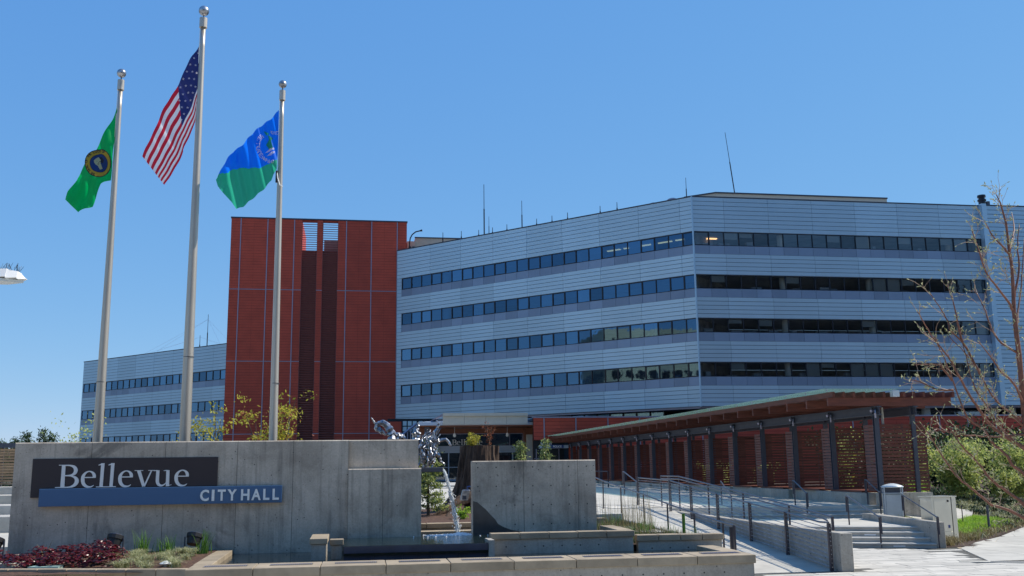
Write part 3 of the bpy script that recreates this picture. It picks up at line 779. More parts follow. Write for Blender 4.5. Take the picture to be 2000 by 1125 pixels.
# ------------------------------------------------------------------ office building (two facades) and west wing
MOD = 1.4665
def facade(root, F, L, roof, tops, bottom, off, jstart, glass, rend=.4, zo=0, first=None, left_strip=0.0, right_end=None, cols=(), kinds=3, joint=4.4, rot=0, lights=()):
    """ribbon-window facade: grooved cladding bands, windows with panes, spandrels and rooms behind"""
    WH, SP = 1.30, .82
    zones = [(roof, tops[0])]
    for i, t in enumerate(tops): zones.append((t - WH - SP, tops[i + 1] if i + 1 < len(tops) else bottom))
    us = [0.0]; u = jstart
    while u < L - .3: us.append(u); u += joint
    us.append(L)
    cache = {}
    for zt, zb in zones:
        rows = max(2, round((zt - zb) / .405)); h = (zt - zb) / rows
        for a, b_ in zip(us[:-1], us[1:]):
            s = MB()
            s.cur = 1; s.fbox(F, a, b_, -.2, -.035, zb + .004, zt - .004); s.cur = 0
            for r_ in range(rows):
                z0 = zb + r_ * h; g_ = .045
                p = [F(a + .012, -.002, z0 + g_), F(b_ - .012, -.002, z0 + g_), F(b_ - .012, -.034, z0 + g_ ), F(a + .012, -.034, z0 + g_),
                     F(a + .012, .014, z0 + h - .004), F(b_ - .012, .014, z0 + h - .004), F(b_ - .012, -.034, z0 + h - .004), F(a + .012, -.034, z0 + h - .004)]
                s.hexa(p)
            s.build('cladding_panel', [M['clad'], M['clad_row']], root)
    # windows
    wus = []
    if first: wus.append((off, first)); u = off + first
    else: u = off
    end = right_end if right_end else L
    while u < end - .3: wus.append((u, min(MOD, end - u))); u += MOD
    O = F(0, 0, 0)
    meshes = {}
    def wmesh(wd, kd):
        key = (round(wd, 2), kd)
        if key in meshes: return meshes[key]
        t = .045 if kd == 0 else .085
        f = MB(); G = frame((0, 0, 0), (1, 0))
        f.fbox(G, 0, wd, -.14, -.03, 0, t); f.fbox(G, 0, wd, -.14, -.03, WH - t, WH)
        f.fbox(G, 0, t, -.14, -.03, t, WH - t); f.fbox(G, wd - t, wd, -.14, -.03, t, WH - t)
        g_ = MB(); g_.quad(G(t, -.09, t), G(wd - t, -.09, t), G(wd - t, -.09, WH - t), G(t, -.09, WH - t))
        sp_ = MB(); sp_.fbox(G, .012, wd - .012, -.05, -.012, .02, SP - .02)
        meshes[key] = (f.build('window', M['frame'], mesh_only=True), g_.build('pane', glass, mesh_only=True), sp_.build('spandrel_panel', M['spandrel'], mesh_only=True))
        return meshes[key]
    for ti, t in enumerate(tops):
        for i, (u, wd) in enumerate(wus):
            kd = 1 if (i + ti) % kinds == 0 else 0
            a, b_, c = wmesh(wd, kd)
            w_ = inst('window', a, root, F(u, 0, t - WH), rot); inst_child(b_, w_, 'pane')
            rb_ = random.Random(int(u * 13) + ti * 101 + int(L))
            q = rb_.random()
            if q < .22 or (glass is M['glass_b'] and ti == 3 and 6 < i < 13 and i != 9):
                hgt = WH * (rb_.choice((.35, .5, 1.0)) if q < .22 else .97)
                s = MB(); s.fbox(F, u + .08, u + wd - .08, -.23, -.22, t - hgt, t - .06); s.build('blind', M['blind'], root)
            inst('spandrel_panel', c, root, F(u, 0, t - WH - SP), rot)
        # backing behind the spandrels and strips beside the windows
        s = MB(); s.fbox(F, 0, L, -.25, -.06, t - WH - SP, t - WH - .02); s.build('backing', M['coping'], root)
        if off > .1:
            s = MB(); s.cur = 0
            for r_ in range(5): s.fbox(F, 0.012, off - .02, -.034, 0, t - WH - SP + r_ * .424 + .035, t - WH - SP + (r_ + 1) * .424)
            s.cur = 1; s.fbox(F, 0, off - .01, -.2, -.036, t - WH - SP, t)
            s.build('cladding_panel', [M['clad'], M['clad_row']], root)
        # room behind
        s = MB(); s.fbox(F, .3, L - rend, -7.5 + zo, -.3, t + .02 + zo, t + .1); s.build('ceiling', M['ceiling'], root)
        s = MB(); s.fbox(F, .3, L - rend, -7.5 + zo, -.3, t - WH - .3, t - WH - .2 - zo); s.fbox(F, .3, L - rend, -7.6, -7.5 + zo, t - WH - .2, t + .02); s.fbox(F, .18, .3, -7.6, -.3, t - WH - .3, t + .1); s.fbox(F, L - rend, L - rend + .1, -7.6, -1.2 if rend > .2 else -.2, t - WH - .3, t + .1); s.build('room', M['interior'], root)
        for cu in cols:
            s = MB(); c0 = F(cu, -1.0, 0); s.tube([(c0.x, c0.y, t - WH - .2), (c0.x, c0.y, t + .02)], .33, 12); s.build('column', M['column'], root, smooth=False)
        rr = random.Random(ti * 7 + len(wus))
        s = MB()
        for k in range(int(L / 2.2)):
            u = 1 + k * 2.2 + rr.uniform(-.5, .5); w0 = -rr.uniform(.5, 1.6); wd = rr.uniform(.3, 1.1)
            if u + wd > L - .6: continue
            s.fbox(F, u, u + wd, w0 - .4, w0, t - WH - .2, t - WH + rr.uniform(.1, .55))
        s.build('furniture', M['ceiling'], root)
    for (u0, u1, w0, zz) in lights:
        s = MB(); s.fbox(F, u0, u1, w0 - .25, w0, zz - .06, zz); s.build('ceiling_light', LAMP, root)
    # coping
    s = MB(); s.fbox(F, -.03, L + .03, -.4, .05, roof + .001, roof + .11); s.build('coping', M['coping'], root)
LAMP = emis('warm_ceiling_light', (1.0, .55, .22), 1.6)
def inst_child(me, par, name):
    o = bpy.data.objects.new(name, me); col.objects.link(o); o.parent = par; return o

TOPS = [23.75, 19.67, 15.60, 11.55]
PC = Vector((31.0, 84.49, 0))
A0 = PC - Vector((.7071, -.7071, 0)) * 37.05
ob = thing('office_building', 'large blue grey metal clad office building with ribbon windows', 'building', (31, 84.49, 0))
FAf = frame((A0.x, A0.y, 0), (.7071, -.7071))
facade(ob, FAf, 37.05, 27.05, TOPS, 7.53, .72, .72 + 4.25, M['glass'], first=None, cols=(6.6, 23.9, 32.5), rot=-R(45),
       lights=[(26.5 + k * 1.9, 28.0 + k * 1.9, -2.2, 23.74) for k in range(5)])
FBf = frame((PC.x, PC.y, 0), (1, 0))
facade(ob, FBf, 29.45, 27.05, TOPS, 7.53, .06, 3.1, M['glass_b'], rend=.12, zo=.01, first=1.47, cols=(9.0, 17.8, 26.5), kinds=50,
       lights=[(.9, 1.9, -2.5, 23.74), (2.3, 3.3, -2.5, 23.74)])
# corner trim, pilaster and the wall going on to the right
s = MB(); s.tube([(PC.x - .0, PC.y + .02, 7.53), (PC.x, PC.y + .02, 27.1)], .09, 6); s.build('corner_trim', M['clad'], ob)
s = MB(); s.box(60.45, 60.95, 83.95, 84.6, 7.53, 27.2); s.build('pilaster', M['clad'], ob)
for k in range(3):
    a = 60.96 + k * 5.0
    for z0, z1 in ((7.53, 11.6), (11.61, 15.6), (15.61, 19.6), (19.61, 23.6), (23.61, 27.05)):
        s = MB(); s.cur = 1; s.box(a, a + 4.99, 84.26, 84.5, z0, z1); s.cur = 0
        n = round((z1 - z0) / .405); h = (z1 - z0) / n
        for r_ in range(n): s.box(a + .012, a + 4.978, 84.20, 84.258, z0 + r_ * h + .045, z0 + (r_ + 1) * h - .004)
        s.build('cladding_panel', [M['clad'], M['clad_row']], ob)
s = MB(); s.box(60.9, 76, 84.15, 84.6, 27.06, 27.16); s.build('coping', M['coping'], ob)
# roof slab, soffit and the glazed ground storey under it
s = MB(); s.prism([(4.95, 110.9), (30.9, 84.9), (75.9, 84.9), (75.9, 125), (4.95, 125)], 26.4, 26.9); s.build('roof', M['concrete_kerb'], ob)
s = MB(); s.prism([(5.0, 110.9), (31.0, 84.75), (75.9, 84.75), (75.9, 125), (5.0, 125)], 7.38, 7.55); s.build('soffit', M['trim'], ob)
s = MB(); s.prism([(10, 112), (31.8, 88.6), (75.9, 88.6), (75.9, 89), (32, 89), (10.4, 112.4)], .5, 7.38); s.build('ground_storey', M['darkroom'], ob)
FG = frame((12.0, 107.2, 0), (.7071, -.7071))
for k in range(18):
    s = MB(); s.fbox(FG, k * 1.466, k * 1.466 + .1, 1.0, 1.1, 6.4, 7.38); s.build('mullion', M['frame'], ob)
for k in range(17):
    s = MB(); s.fbox(FG, k * 1.466 + .15, k * 1.466 + 1.4, 1.0, 1.05, 6.45, 7.3); s.build('low_pane', M['glass'], ob)
for k in range(20):
    s = MB(); s.box(33.5 + k * 1.47, 34.9 + k * 1.47, 88.2, 88.3, 6.4, 7.3); s.build('low_pane', M['glass_b'], ob)
for x in (36, 45, 54, 63):
    s = MB(); s.tube([(x, 86.2, 6), (x, 86.2, 7.38)], .4, 12); s.build('column', M['column'], ob)
# penthouses
s = MB(); s.prism([(33.0, 92), (35.6, 90), (54.1, 90), (54.1, 105), (33, 105)], 26.9, 29.12); s.build('penthouse', M['cream'], ob)
s = MB(); s.prism([(32.95, 92), (35.55, 89.9), (54.15, 89.9), (54.15, 90.1), (35.65, 90.1), (33.1, 92.1)], 29.12, 29.25); s.build('penthouse_coping', M['coping'], ob)
s = MB(); s.box(6.95, 20, 112.5, 120, 26.9, 29.1); s.build('penthouse', M['tan'], ob)
s = MB(); s.box(6.9, 20.05, 112.4, 112.6, 29.1, 29.22); s.build('penthouse_coping', M['coping'], ob)
s = MB(); s.box(6.02, 6.94, 112.3, 118, 26.9, 28.65); s.build('penthouse', M['tan'], ob)
for a in (6.2, 6.62): 
    s = MB(); s.box(a, a + .28, 112.2, 112.29, 27.3, 28.0); s.build('penthouse_window', M['frame'], ob)
# red terracotta base volume with joints
def terracotta(root, F, L, z0, z1, joints, half=True, row=.29, name='terracotta_panel', trims=True):
    us = [0] + list(joints) + [L]
    for a, b_ in zip(us[:-1], us[1:]):
        n = max(1, round((z1 - z0) / row)); h = (z1 - z0) / n; s = MB()
        s.cur = 1; s.fbox(F, a + .02, b_ - .02, -.3, -.03, z0, z1); s.cur = 0
        cuts = [a + .03, b_ - .03]
        if half and b_ - a > 1.6: cuts = [a + .03, (a + b_) / 2, b_ - .03]
        for r_ in range(n):
            for c0, c1 in zip(cuts[:-1], cuts[1:]):
                s.fbox(F, c0 + .006, c1 - .006, -.03, random.uniform(-.004, .004), z0 + r_ * h + .022, z0 + (r_ + 1) * h - .002)
        s.build(name, [M['terra'], M['terra_joint']], root)
    if trims:
        for u in joints:
            s = MB(); s.fbox(F, u - .05, u + .05, -.2, .04, z0, z1); s.build('trim_strip', M['trim'], root)
rb = thing('red_base_wall', 'low red terracotta wall running under the blue grey offices', 'wall', (15.3, 83, 0))
FR_ = frame((15.3, 83, 0), (1, 0))
jn = [.95, 3.75, 6.6, 9.45, 12.3, 15.15, 18.0, 20.85, 23.7, 26.55, 29.4, 32.25, 35.1, 37.95, 40.8, 43.65, 46.5, 49.35, 52.2, 55.05]
terracotta(rb, FR_, 58, 4.62, 6.5, jn, row=.31)
terracotta(rb, frame((18.35, 83, 0), (1, 0)), 54.95, .6, 4.6, [j - 3.05 for j in jn if j > 3.3], row=.31)
s = MB(); s.box(15.25, 73.5, 82.9, 83.4, 6.5, 6.62); s.build('coping', M['trim'], rb)
s = MB(); s.box(15.3, 73.3, 83.4, 88.2, 6.3, 6.5); s.build('low_roof', M['coping'], rb)
s = MB(); s.box(15.6, 18.3, 84.6, 84.8, 1.0, 4.62); s.build('recess_wall', M['darkroom'], rb)
for x in (15.75, 16.5, 17.75):
    s = MB(); s.box(x, x + .07, 84.3, 84.4, 1.0, 3.9); s.build('door_frame', M['trim'], rb)
s = MB(); s.box(15.6, 16.6, 84.3, 84.36, 3.05, 3.12); s.build('door_rail', M['trim'], rb)
ps = thing('police_entrance_sign', 'white canopy edge with blue POLICE sign on the red wall', 'sign', (17, 82.6, 4))
s = MB(); s.box(15.75, 18.2, 82.3, 83.0, 3.92, 4.18); s.build('canopy_edge', M['paleb'], ps)
s = MB(); s.box(16.62, 17.76, 82.22, 82.29, 3.93, 4.2); s.build('blue_panel', M['bluesign'], ps)
wall_text('lettering', 'POLICE', 16.85, 82.2, 3.98, .17, M['letter_w'], ps, width=.72, bold=.02)
wall_text('lettering', 'Bellevue', 15.8, 82.32, 4.22, .24, M['letter'], ps, width=.95, bold=.01)
s = MB(); s.lathe(16.5, 83.9, [(.05, 3.4), (.08, 3.48), (.05, 3.6)], 8); lt_ = s.build('pendant_lamp', emis('lamp_glow', (1, .9, .7), 3)); tag(lt_, 'small lit lamp hanging in the police doorway', 'lamp')

# red tower
tw = thing('red_tower', 'tall red terracotta clad tower with two dark louvred strips', 'building', (-4, 111, 0))
TY = 110.98
FT = frame((-13.9, TY, 0), (1, 0))
J = [1.09, 4.05, 7.02]; J2 = [12.88, 15.75, 18.69]
for z0, z1 in ((.5, 6.25), (6.33, 14.24), (14.32, 22.34), (22.42, 30.55)):
    terracotta(tw, FT, 7.92, z0, z1, J, row=.31)
    terracotta(tw, frame((-4.33, TY, 0), (1, 0)), .68, z0, z1, [], row=.31)
    terracotta(tw, frame((-1.98, TY, 0), (1, 0)), 7.9, z0, z1, [j - 11.92 for j in J2], row=.31)
for z in (6.29, 14.28, 22.38):
    for a, b_ in ((-13.9, -5.98), (-4.33, -3.65), (-1.98, 5.92)):
        s = MB(); s.box(a, b_, TY - .05, TY + .2, z - .035, z + .035); s.build('trim_strip', M['trim'], tw)
s = MB(); s.box(-13.95, 5.97, TY - .08, TY + .4, 30.55, 30.7); s.build('coping', M['coping'], tw)
for k, (a, b_) in enumerate(((-5.97, -4.34), (-3.64, -1.99))):
    s = MB()
    z = .6
    while z < 30.3:
        s.hexa([(a, TY - .02, z), (b_, TY - .02, z), (b_, TY + .12, z + .05), (a, TY + .12, z + .05), (a, TY - .02, z + .07), (b_, TY - .02, z + .07), (b_, TY + .12, z + .12), (a, TY + .12, z + .12)])
        z += .26
    s.build('louvre', M['louvre'], tw)
    zt = 27.1 if k == 0 else 28.7
    s = MB(); s.box(a, b_, TY + .5, TY + .6, .5, 27.1); s.build('louvre_backing', M['louvre'], tw)
    s = MB(); s.box(a - .05, b_ + .05, TY + .13, TY + .3, 30.3, 30.54); s.build('lintel', M['terra'], tw)
    for xx in (a - .06, b_ + .0):
        s = MB(); s.box(xx, xx + .06, TY + .0, TY + .14, .5, 30.5); s.build('louvre_jamb', M['louvre'], tw)
# rear body of the tower, open at the top behind the louvres
s = MB(); s.box(-13.88, -6.0, TY + .3, TY + 9, .5, 30.5); s.box(-1.95, 5.9, TY + .3, TY + 9, .5, 30.5); s.box(-6.0, -1.95, TY + .61, TY + 9, .5, 27.0); s.build('tower_body', M['terra'], tw)
s = MB(); s.box(-3.6, -2.0, TY + 2.5, TY + 3.0, 27.0, 28.75); s.build('roof_plant', M['tan'], tw)

# west wing
wg = thing('west_wing', 'lower blue grey office wing left of the red tower', 'building', (-40.4, 156.4, 0))
FW = frame((-40.4, 156.42, 0), (.7071, -.7071))
facade(wg, FW, 40, 18.87, [15.52, 11.50, 7.43], 2.0, .25, .4 + 4.25, M['glass'], cols=(9.0, 17.8), kinds=2, rot=-R(45))
FW2 = frame((-40.4 + 8 * .7071, 156.42 + 8 * .7071, 0), (-.7071, -.7071))
s = MB()
for z0, z1 in ((15.52, 18.87), (11.5, 13.4), (7.43, 9.38), (2, 5.3)): s.fbox(FW2, 0, 7.95, -.3, 0, z0, z1)
s.build('side_cladding', M['clad'], wg)
s = MB()
for z in (15.52, 11.5, 7.43): s.fbox(FW2, 0, 7.95, -.1, -.05, z - 1.3, z)
s.build('side_glass', M['glass'], wg)
s = MB(); s.prism([(-40.3, 156.6), (-12.3, 128.5), (-5, 135), (-34.6, 162)], 18.3, 18.7); s.build('roof', M['concrete_kerb'], wg)
s = MB(); s.prism([(-40.1, 156.8), (-12.3, 129.2), (-5, 135), (-34.6, 162)], 1, 5.3); s.build('lower_body', M['interior'], wg)
def mast(name, label, x, y, z0, z1, r=.06, r2=None, cat='antenna', group=None, m=None):
    s = MB(); zm = z0 + (z1 - z0) * .6
    s.tube([(x, y, z0), (x, y, zm), (x, y, zm + .01), (x, y, z1)], [r, r, (r2 or r * .5), (r2 or r * .5)], 6); s.build(name, m or M['frame'])
    o = bpy.context.scene.objects[name] if False else None
def antenna(label, x, y, z0, z1, r=.05, lean=(0, 0), group=None, name='antenna'):
    s = MB(); zm = z0 + (z1 - z0) * .55; lx, ly = lean
    s.tube([(x, y, z0), (x + lx * .55, y + ly * .55, zm), (x + lx * .55, y + ly * .55, zm + .02), (x + lx, y + ly, z1)], [r, r, r * .55, r * .45], 6)
    return tag(s.build(name, M['frame']), label, 'antenna' if name == 'antenna' else 'pipe', group)
antenna('tallest whip antenna on the left part of the main roof', 13.9, 103, 26.9, 33.1, .07)
antenna('short thin whip antenna just right of the tallest roof whip', 14.36, 102.53, 26.9, 29.35, .04)
antenna('plain upright mast midway along the slanting roof edge', 17.48, 99.41, 26.9, 30.37, .06)
antenna('thin antenna standing at the corner of the main roof', 31.03, 85.9, 26.9, 29.35, .05)
antenna('very tall whip antenna leaning left on the pale penthouse', 38.48, 92, 29.2, 36.3, .06, (-.75, 0))
antenna('middle roof mast on the far wing held by guy wires', -21.66, 143.67, 18.5, 21.45, .07)
antenna('tallest roof mast on the far wing beside its shorter twin', -20.49, 142.51, 18.5, 24.3, .07)
for i, (x, y, h) in enumerate([(11.63, 105.26, 28.21), (13.36, 103.53, 27.95), (14.7, 102.19, 27.94), (16.07, 100.82, 27.98), (18.81, 98.08, 27.99), (20.18, 96.71, 28.0), (21.54, 95.35, 28.02), (24.29, 92.6, 28.07), (25.67, 91.22, 28.11), (9.75, 107.14, 28.45)]):
    antenna(['second', 'third', 'fourth', 'fifth', 'sixth', 'seventh', 'eighth', 'ninth', 'tenth', 'first'][i] + ' short vent pipe from the red tower along the roof edge', x, y, 26.9, h + .1, .07, group='vent pipes along the roof edge', name='vent_pipe')
s = MB()
for a in ((-27, 141.5, 18.9), (-16, 138, 18.9), (-30, 146.5, 18.9), (-17.5, 133.8, 18.9)):
    s.tube([(-20.49, 142.51, 23.6), a], .009, 4)
    s.tube([(-21.66, 143.67, 21.2), (a[0], a[1], a[2])], .007, 4)
tag(s.build('guy_wires', M['trim']), 'thin guy wires fanning from the masts on the far wing', 'wires')
def dish(label, x, y, z, r):
    t = thing('satellite_dish', label, 'satellite dish', (x, y, 26.9))
    s = MB(); pr = [(r * k / 6, z - .25 + .25 * (k / 6) ** 2) for k in range(1, 7)]
    n = len(s.v); ax = Vector((-.4, -.75, .5)).normalized(); a = ax.orthogonal().normalized(); b_ = ax.cross(a); c = Vector((x, y, z))
    rows = []
    for k in range(7):
        rk = r * k / 6; rows.append([c + ax * (-.28 * r * (1 - (k / 6) ** 2)) + (a * math.cos(q * math.pi / 10) + b_ * math.sin(q * math.pi / 10)) * rk for q in range(20)])
    for k in range(6):
        for q in range(20): s.quad(rows[k][q], rows[k][(q+1) % 20], rows[k+1][(q+1) % 20], rows[k+1][q])
    s.build('reflector', M['trim'], t, smooth=True)
    s = MB(); s.tube([(x, y, 26.9), (x, y, z - .1)], .07, 6); s.build('mast', M['frame'], t)
dish('smaller dark satellite dish peeping over the slanting roof edge', 28.6, 88.8, 27.25, .52)
dish('larger grey satellite dish nearer the roof corner', 30.05, 87.4, 27.3, .62)
ch = thing('roof_flue', 'dark ribbed flue pipe at the right end of the roof', 'flue', (63.5, 88, 26.9))
s = MB(); s.lathe(63.45, 88, [(.34, 26.9), (.34, 28.6), (.42, 28.62), (.42, 28.8), (.3, 28.82), (.3, 29.0), (.42, 29.02), (.4, 29.25)], 14); s.build('flue', M['frame'], ch)
s = MB(); s.box(63.9, 64.2, 87.8, 88.1, 26.9, 28.6); s.build('duct', M['steel'], ch)
gn = thing('roof_lamp', 'curved gooseneck lamp post beside the red tower top', 'lamp', (6.3, 111.6, 26.9))
s = MB(); s.tube([(6.25, 111.4, 26.9), (6.25, 111.4, 28.3), (6.32, 111.4, 28.8), (6.55, 111.4, 29.25), (6.95, 111.4, 29.58), (7.45, 111.4, 29.72)], .075, 7); s.build('pole', M['frame'], gn)
s = MB(); s.tube([(7.4, 111.4, 29.7), (7.7, 111.4, 29.78)], [.07, .14], 7); s.build('lamp_head', M['frame'], gn)

# entrance pavilion
en = thing('entrance_pavilion', 'glass entrance with cream canopy under the offices', 'entrance', (11, 88, 1))
for i in range(4):
    a = 7.65 + i * 1.84
    s = MB(); s.box(a + .008, a + 1.83, 84.0, 84.35, 6.02, 6.74); s.build('fascia_panel', M['cream'], en)
    s = MB(); s.box(a + .008, a + 1.84, 83.85, 84.4, 6.75, 7.0); s.build('canopy_lip', M['cream'], en)
s = MB(); s.hexa([(5.6, 84.6, 6.0), (16.8, 84.6, 6.0), (16.8, 90, 6.0), (5.6, 90, 6.0), (5.6, 84.6, 6.28), (16.8, 84.6, 6.24), (15.2, 90, 6.6), (7, 90, 6.6)]); s.build('canopy_wing', M['paleb'], en)
s = MB(); s.hexa([(5.6, 84.55, 6.29), (7.64, 84.55, 6.56), (7.64, 90, 6.6), (5.6, 90, 6.6), (5.6, 84.55, 6.3), (7.64, 84.55, 6.58), (7.64, 90, 6.61), (5.6, 90, 6.61)])
s = MB(); s.hexa([(7.0, 84.4, 6.55), (7.65, 84.4, 6.75), (7.65, 90, 6.75), (7.0, 90, 6.55), (7.0, 84.4, 6.62), (7.65, 84.4, 6.98), (7.65, 90, 6.98), (7.0, 90, 6.62)]); s.build('canopy_side', M['trim'], en)
s = MB(); s.box(5.8, 16.6, 84.8, 90, 5.92, 5.99); s.build('soffit', M['woodsoffit'], en)
s = MB(); s.box(5.6, 17.0, 90.05, 90.4, 5.46, 5.92); s.build('header', M['woodsoffit'], en)
s = MB(); s.box(15.62, 17.0, 88.9, 90.0, 1, 5.92); s.build('side_pier', M['woodsoffit'], en)
s = MB(); s.box(5.6, 7.35, 88.9, 90.0, 1, 5.92); s.build('side_pier', M['woodsoffit'], en)
s = MB(); s.box(15.25, 15.75, 85.9, 86.3, 1, 5.2); s.build('column', M['concrete_light'], en)
s = MB(); s.box(6.2, 6.65, 85.5, 85.9, 1, 5.9); s.build('column', M['steel'], en)
s = MB(); s.box(16.3, 16.75, 85.5, 85.9, 1, 5.9); s.build('column', M['steel'], en)
for x0, x1 in ((7.4, 10.78), (10.78, 14.35), (14.35, 15.6)):
    s = MB(); s.box(x0 + .05, x1 - .05, 90.0, 90.04, 4.36, 5.40); s.build('pane', M['glass_b'], en)
for x0, x1 in ((7.4, 8.66), (8.66, 9.75), (9.75, 10.85), (10.85, 12.0), (12.0, 13.15), (13.15, 14.57), (14.57, 15.6)):
    s = MB(); s.box(x0 + .12, x1 - .12, 90.0, 90.04, 1.3, 3.72); s.build('door_pane', M['glass_b'], en)
    s = MB(); s.box(x0, x0 + .1, 89.95, 90.1, 1.2, 3.9); s.box(x0 + .1, x1, 89.95, 90.1, 3.72, 3.9); s.box(x0 + .1, x1, 89.95, 90.1, 1.2, 1.36)
    s.box(x0 + .1, x1, 89.96, 90.09, 2.4, 2.47)
    s.build('door_frame', M['paleb'], en)
s = MB(); s.box(7.4, 15.6, 89.9, 90.1, 3.91, 4.35); s.build('transom', M['paleb'], en)
for x in (7.38, 10.75, 14.32, 15.58):
    s = MB(); s.box(x, x + .07, 89.93, 90.1, 4.36, 5.46); s.build('mullion', M['trim'], en)
s = MB(); s.box(7.4, 15.6, 89.93, 90.1, 5.41, 5.47); s.build('mullion', M['trim'], en)
s = MB(); s.box(7, 16, 93, 93.2, 1, 5.9); s.build('lobby_wall', M['darkroom'], en)
s = MB(); s.prism([(7.6, 91), (10.4, 91), (10.4, 91.1), (7.6, 91.1)], 4.3, lambda x, y: 5.3 - (x - 7.6) * .25); s.build('lobby_screen', M['greenlobby'], en)
es = thing('entrance_sign', 'silver Bellevue lettering above the entrance doors', 'sign', (9.4, 89.8, 4.1))
x = 8.95
for ch in 'Bellevue':
    glyph('letter', ch, x, 4.42, .5, 89.78, .02, M['letter'], es); x += {'B': .50, 'e': .36, 'l': .23, 'v': .40, 'u': .44}[ch]
for i, (x, y) in enumerate(((8.9, 86.5), (13.6, 86.5))):
    s = MB(); s.tube([(x, y, 5.92), (x, y, 5.35)], .015, 4); s.lathe(x, y, [(.04, 5.4), (.12, 5.3), (.13, 5.12), (.06, 5.04)], 8)
    tag(s.build('pendant_lamp', M['letter_w']), 'pale globe lamp hanging under the entrance canopy, %s' % ('left of the stump' if i == 0 else 'above the right side of the stump'), 'lamp')
for i, (x, z) in enumerate(((8.4, 1.17), (8.4, 1.05), (8.4, .95))):
    pass
ep = thing('entrance_steps', 'pale wide steps in front of the entrance doors', 'steps', (7, 70, .9))
for i in range(3):
    s = MB(); s.box(1.5, 11.5, 62 + i * 3.2, 84, .9 + i * .1, 1.0 + i * .1); s.build('step', M['step'], ep)
# stair parapet and bright windows left of the entrance
sp2 = thing('stair_parapet', 'purple grey sloping stair railing left of the entrance', 'railing', (5.2, 95, 1))
s = MB(); s.tube([(3.9, 95, 4.9), (6.1, 95, 6.6)], .12, 4); s.build('handrail', M['trim'], sp2)
for k in range(7):
    x = 4.3 + k * .3; zt = 4.9 + (x - 3.9) * .77
    s = MB(); s.box(x, x + .09, 94.95, 95.05, 2.6, zt); s.build('baluster', M['trim'], sp2)
sw2 = thing('glazed_link', 'small bright windowed link between tower and offices', 'building', (5, 99, 1))
s = MB(); s.box(3.5, 8.4, 99.3, 100, 1, 7.3); s.build('wall', M['darkroom'], sw2)
for a in (5.0, 5.5, 6.0, 6.6):
    for z in (6.05, 6.6):
        s = MB(); s.box(a, a + .38, 99.22, 99.28, z, z + .45); s.build('pane', mat('pale_pane', (.55, .68, .70), .2) if 'pale_pane' not in bpy.data.materials else bpy.data.materials['pale_pane'], sw2)
s = MB(); s.box(3.0, 4.85, 98.9, 99.2, 1, 7.0); s.build('red_pier', M['terra'], sw2)

# ------------------------------------------------------------------ unseen buildings: dark one added to darken the glass, cream one mirrored
def block(name, label, x0, x1, y0, y1, h, m, fl=3.9, bay=3.0):
    t = thing(name, label, 'building', ((x0 + x1) / 2, y1, 0))
    s = MB(); s.box(x0, x1, y0, y1, 0, h); s.build('wall', m, t)
    s = MB()
    z = 3.5
    while z < h - 2:
        x = x0 + .8
        while x < x1 - 2: s.box(x, x + bay - .9, y1, y1 + .05, z, z + 1.9); x += bay
        y = y0 + .8
        while y < y1 - 2: s.box(x1, x1 + .05, y, y + bay - .9, z, z + 1.9); y += bay
        z += fl
    tag(s.build('windows', M['frame'], t), kind='stuff')
block('added_dark_block', 'unseen dark office block added across the street to darken the street side windows', -40, 190, -150, -110, 62, mat('dark_block_wall', (.10, .095, .085), .8, var=.2))  # out of view, added and sized to darken the street facade and its panes
block('cream_block', 'cream building mirrored in the lower right windows of the slanting facade', -135, -112, 6, 56, 35, mat('cream_block_wall', (.55, .50, .33), .8, var=.1))

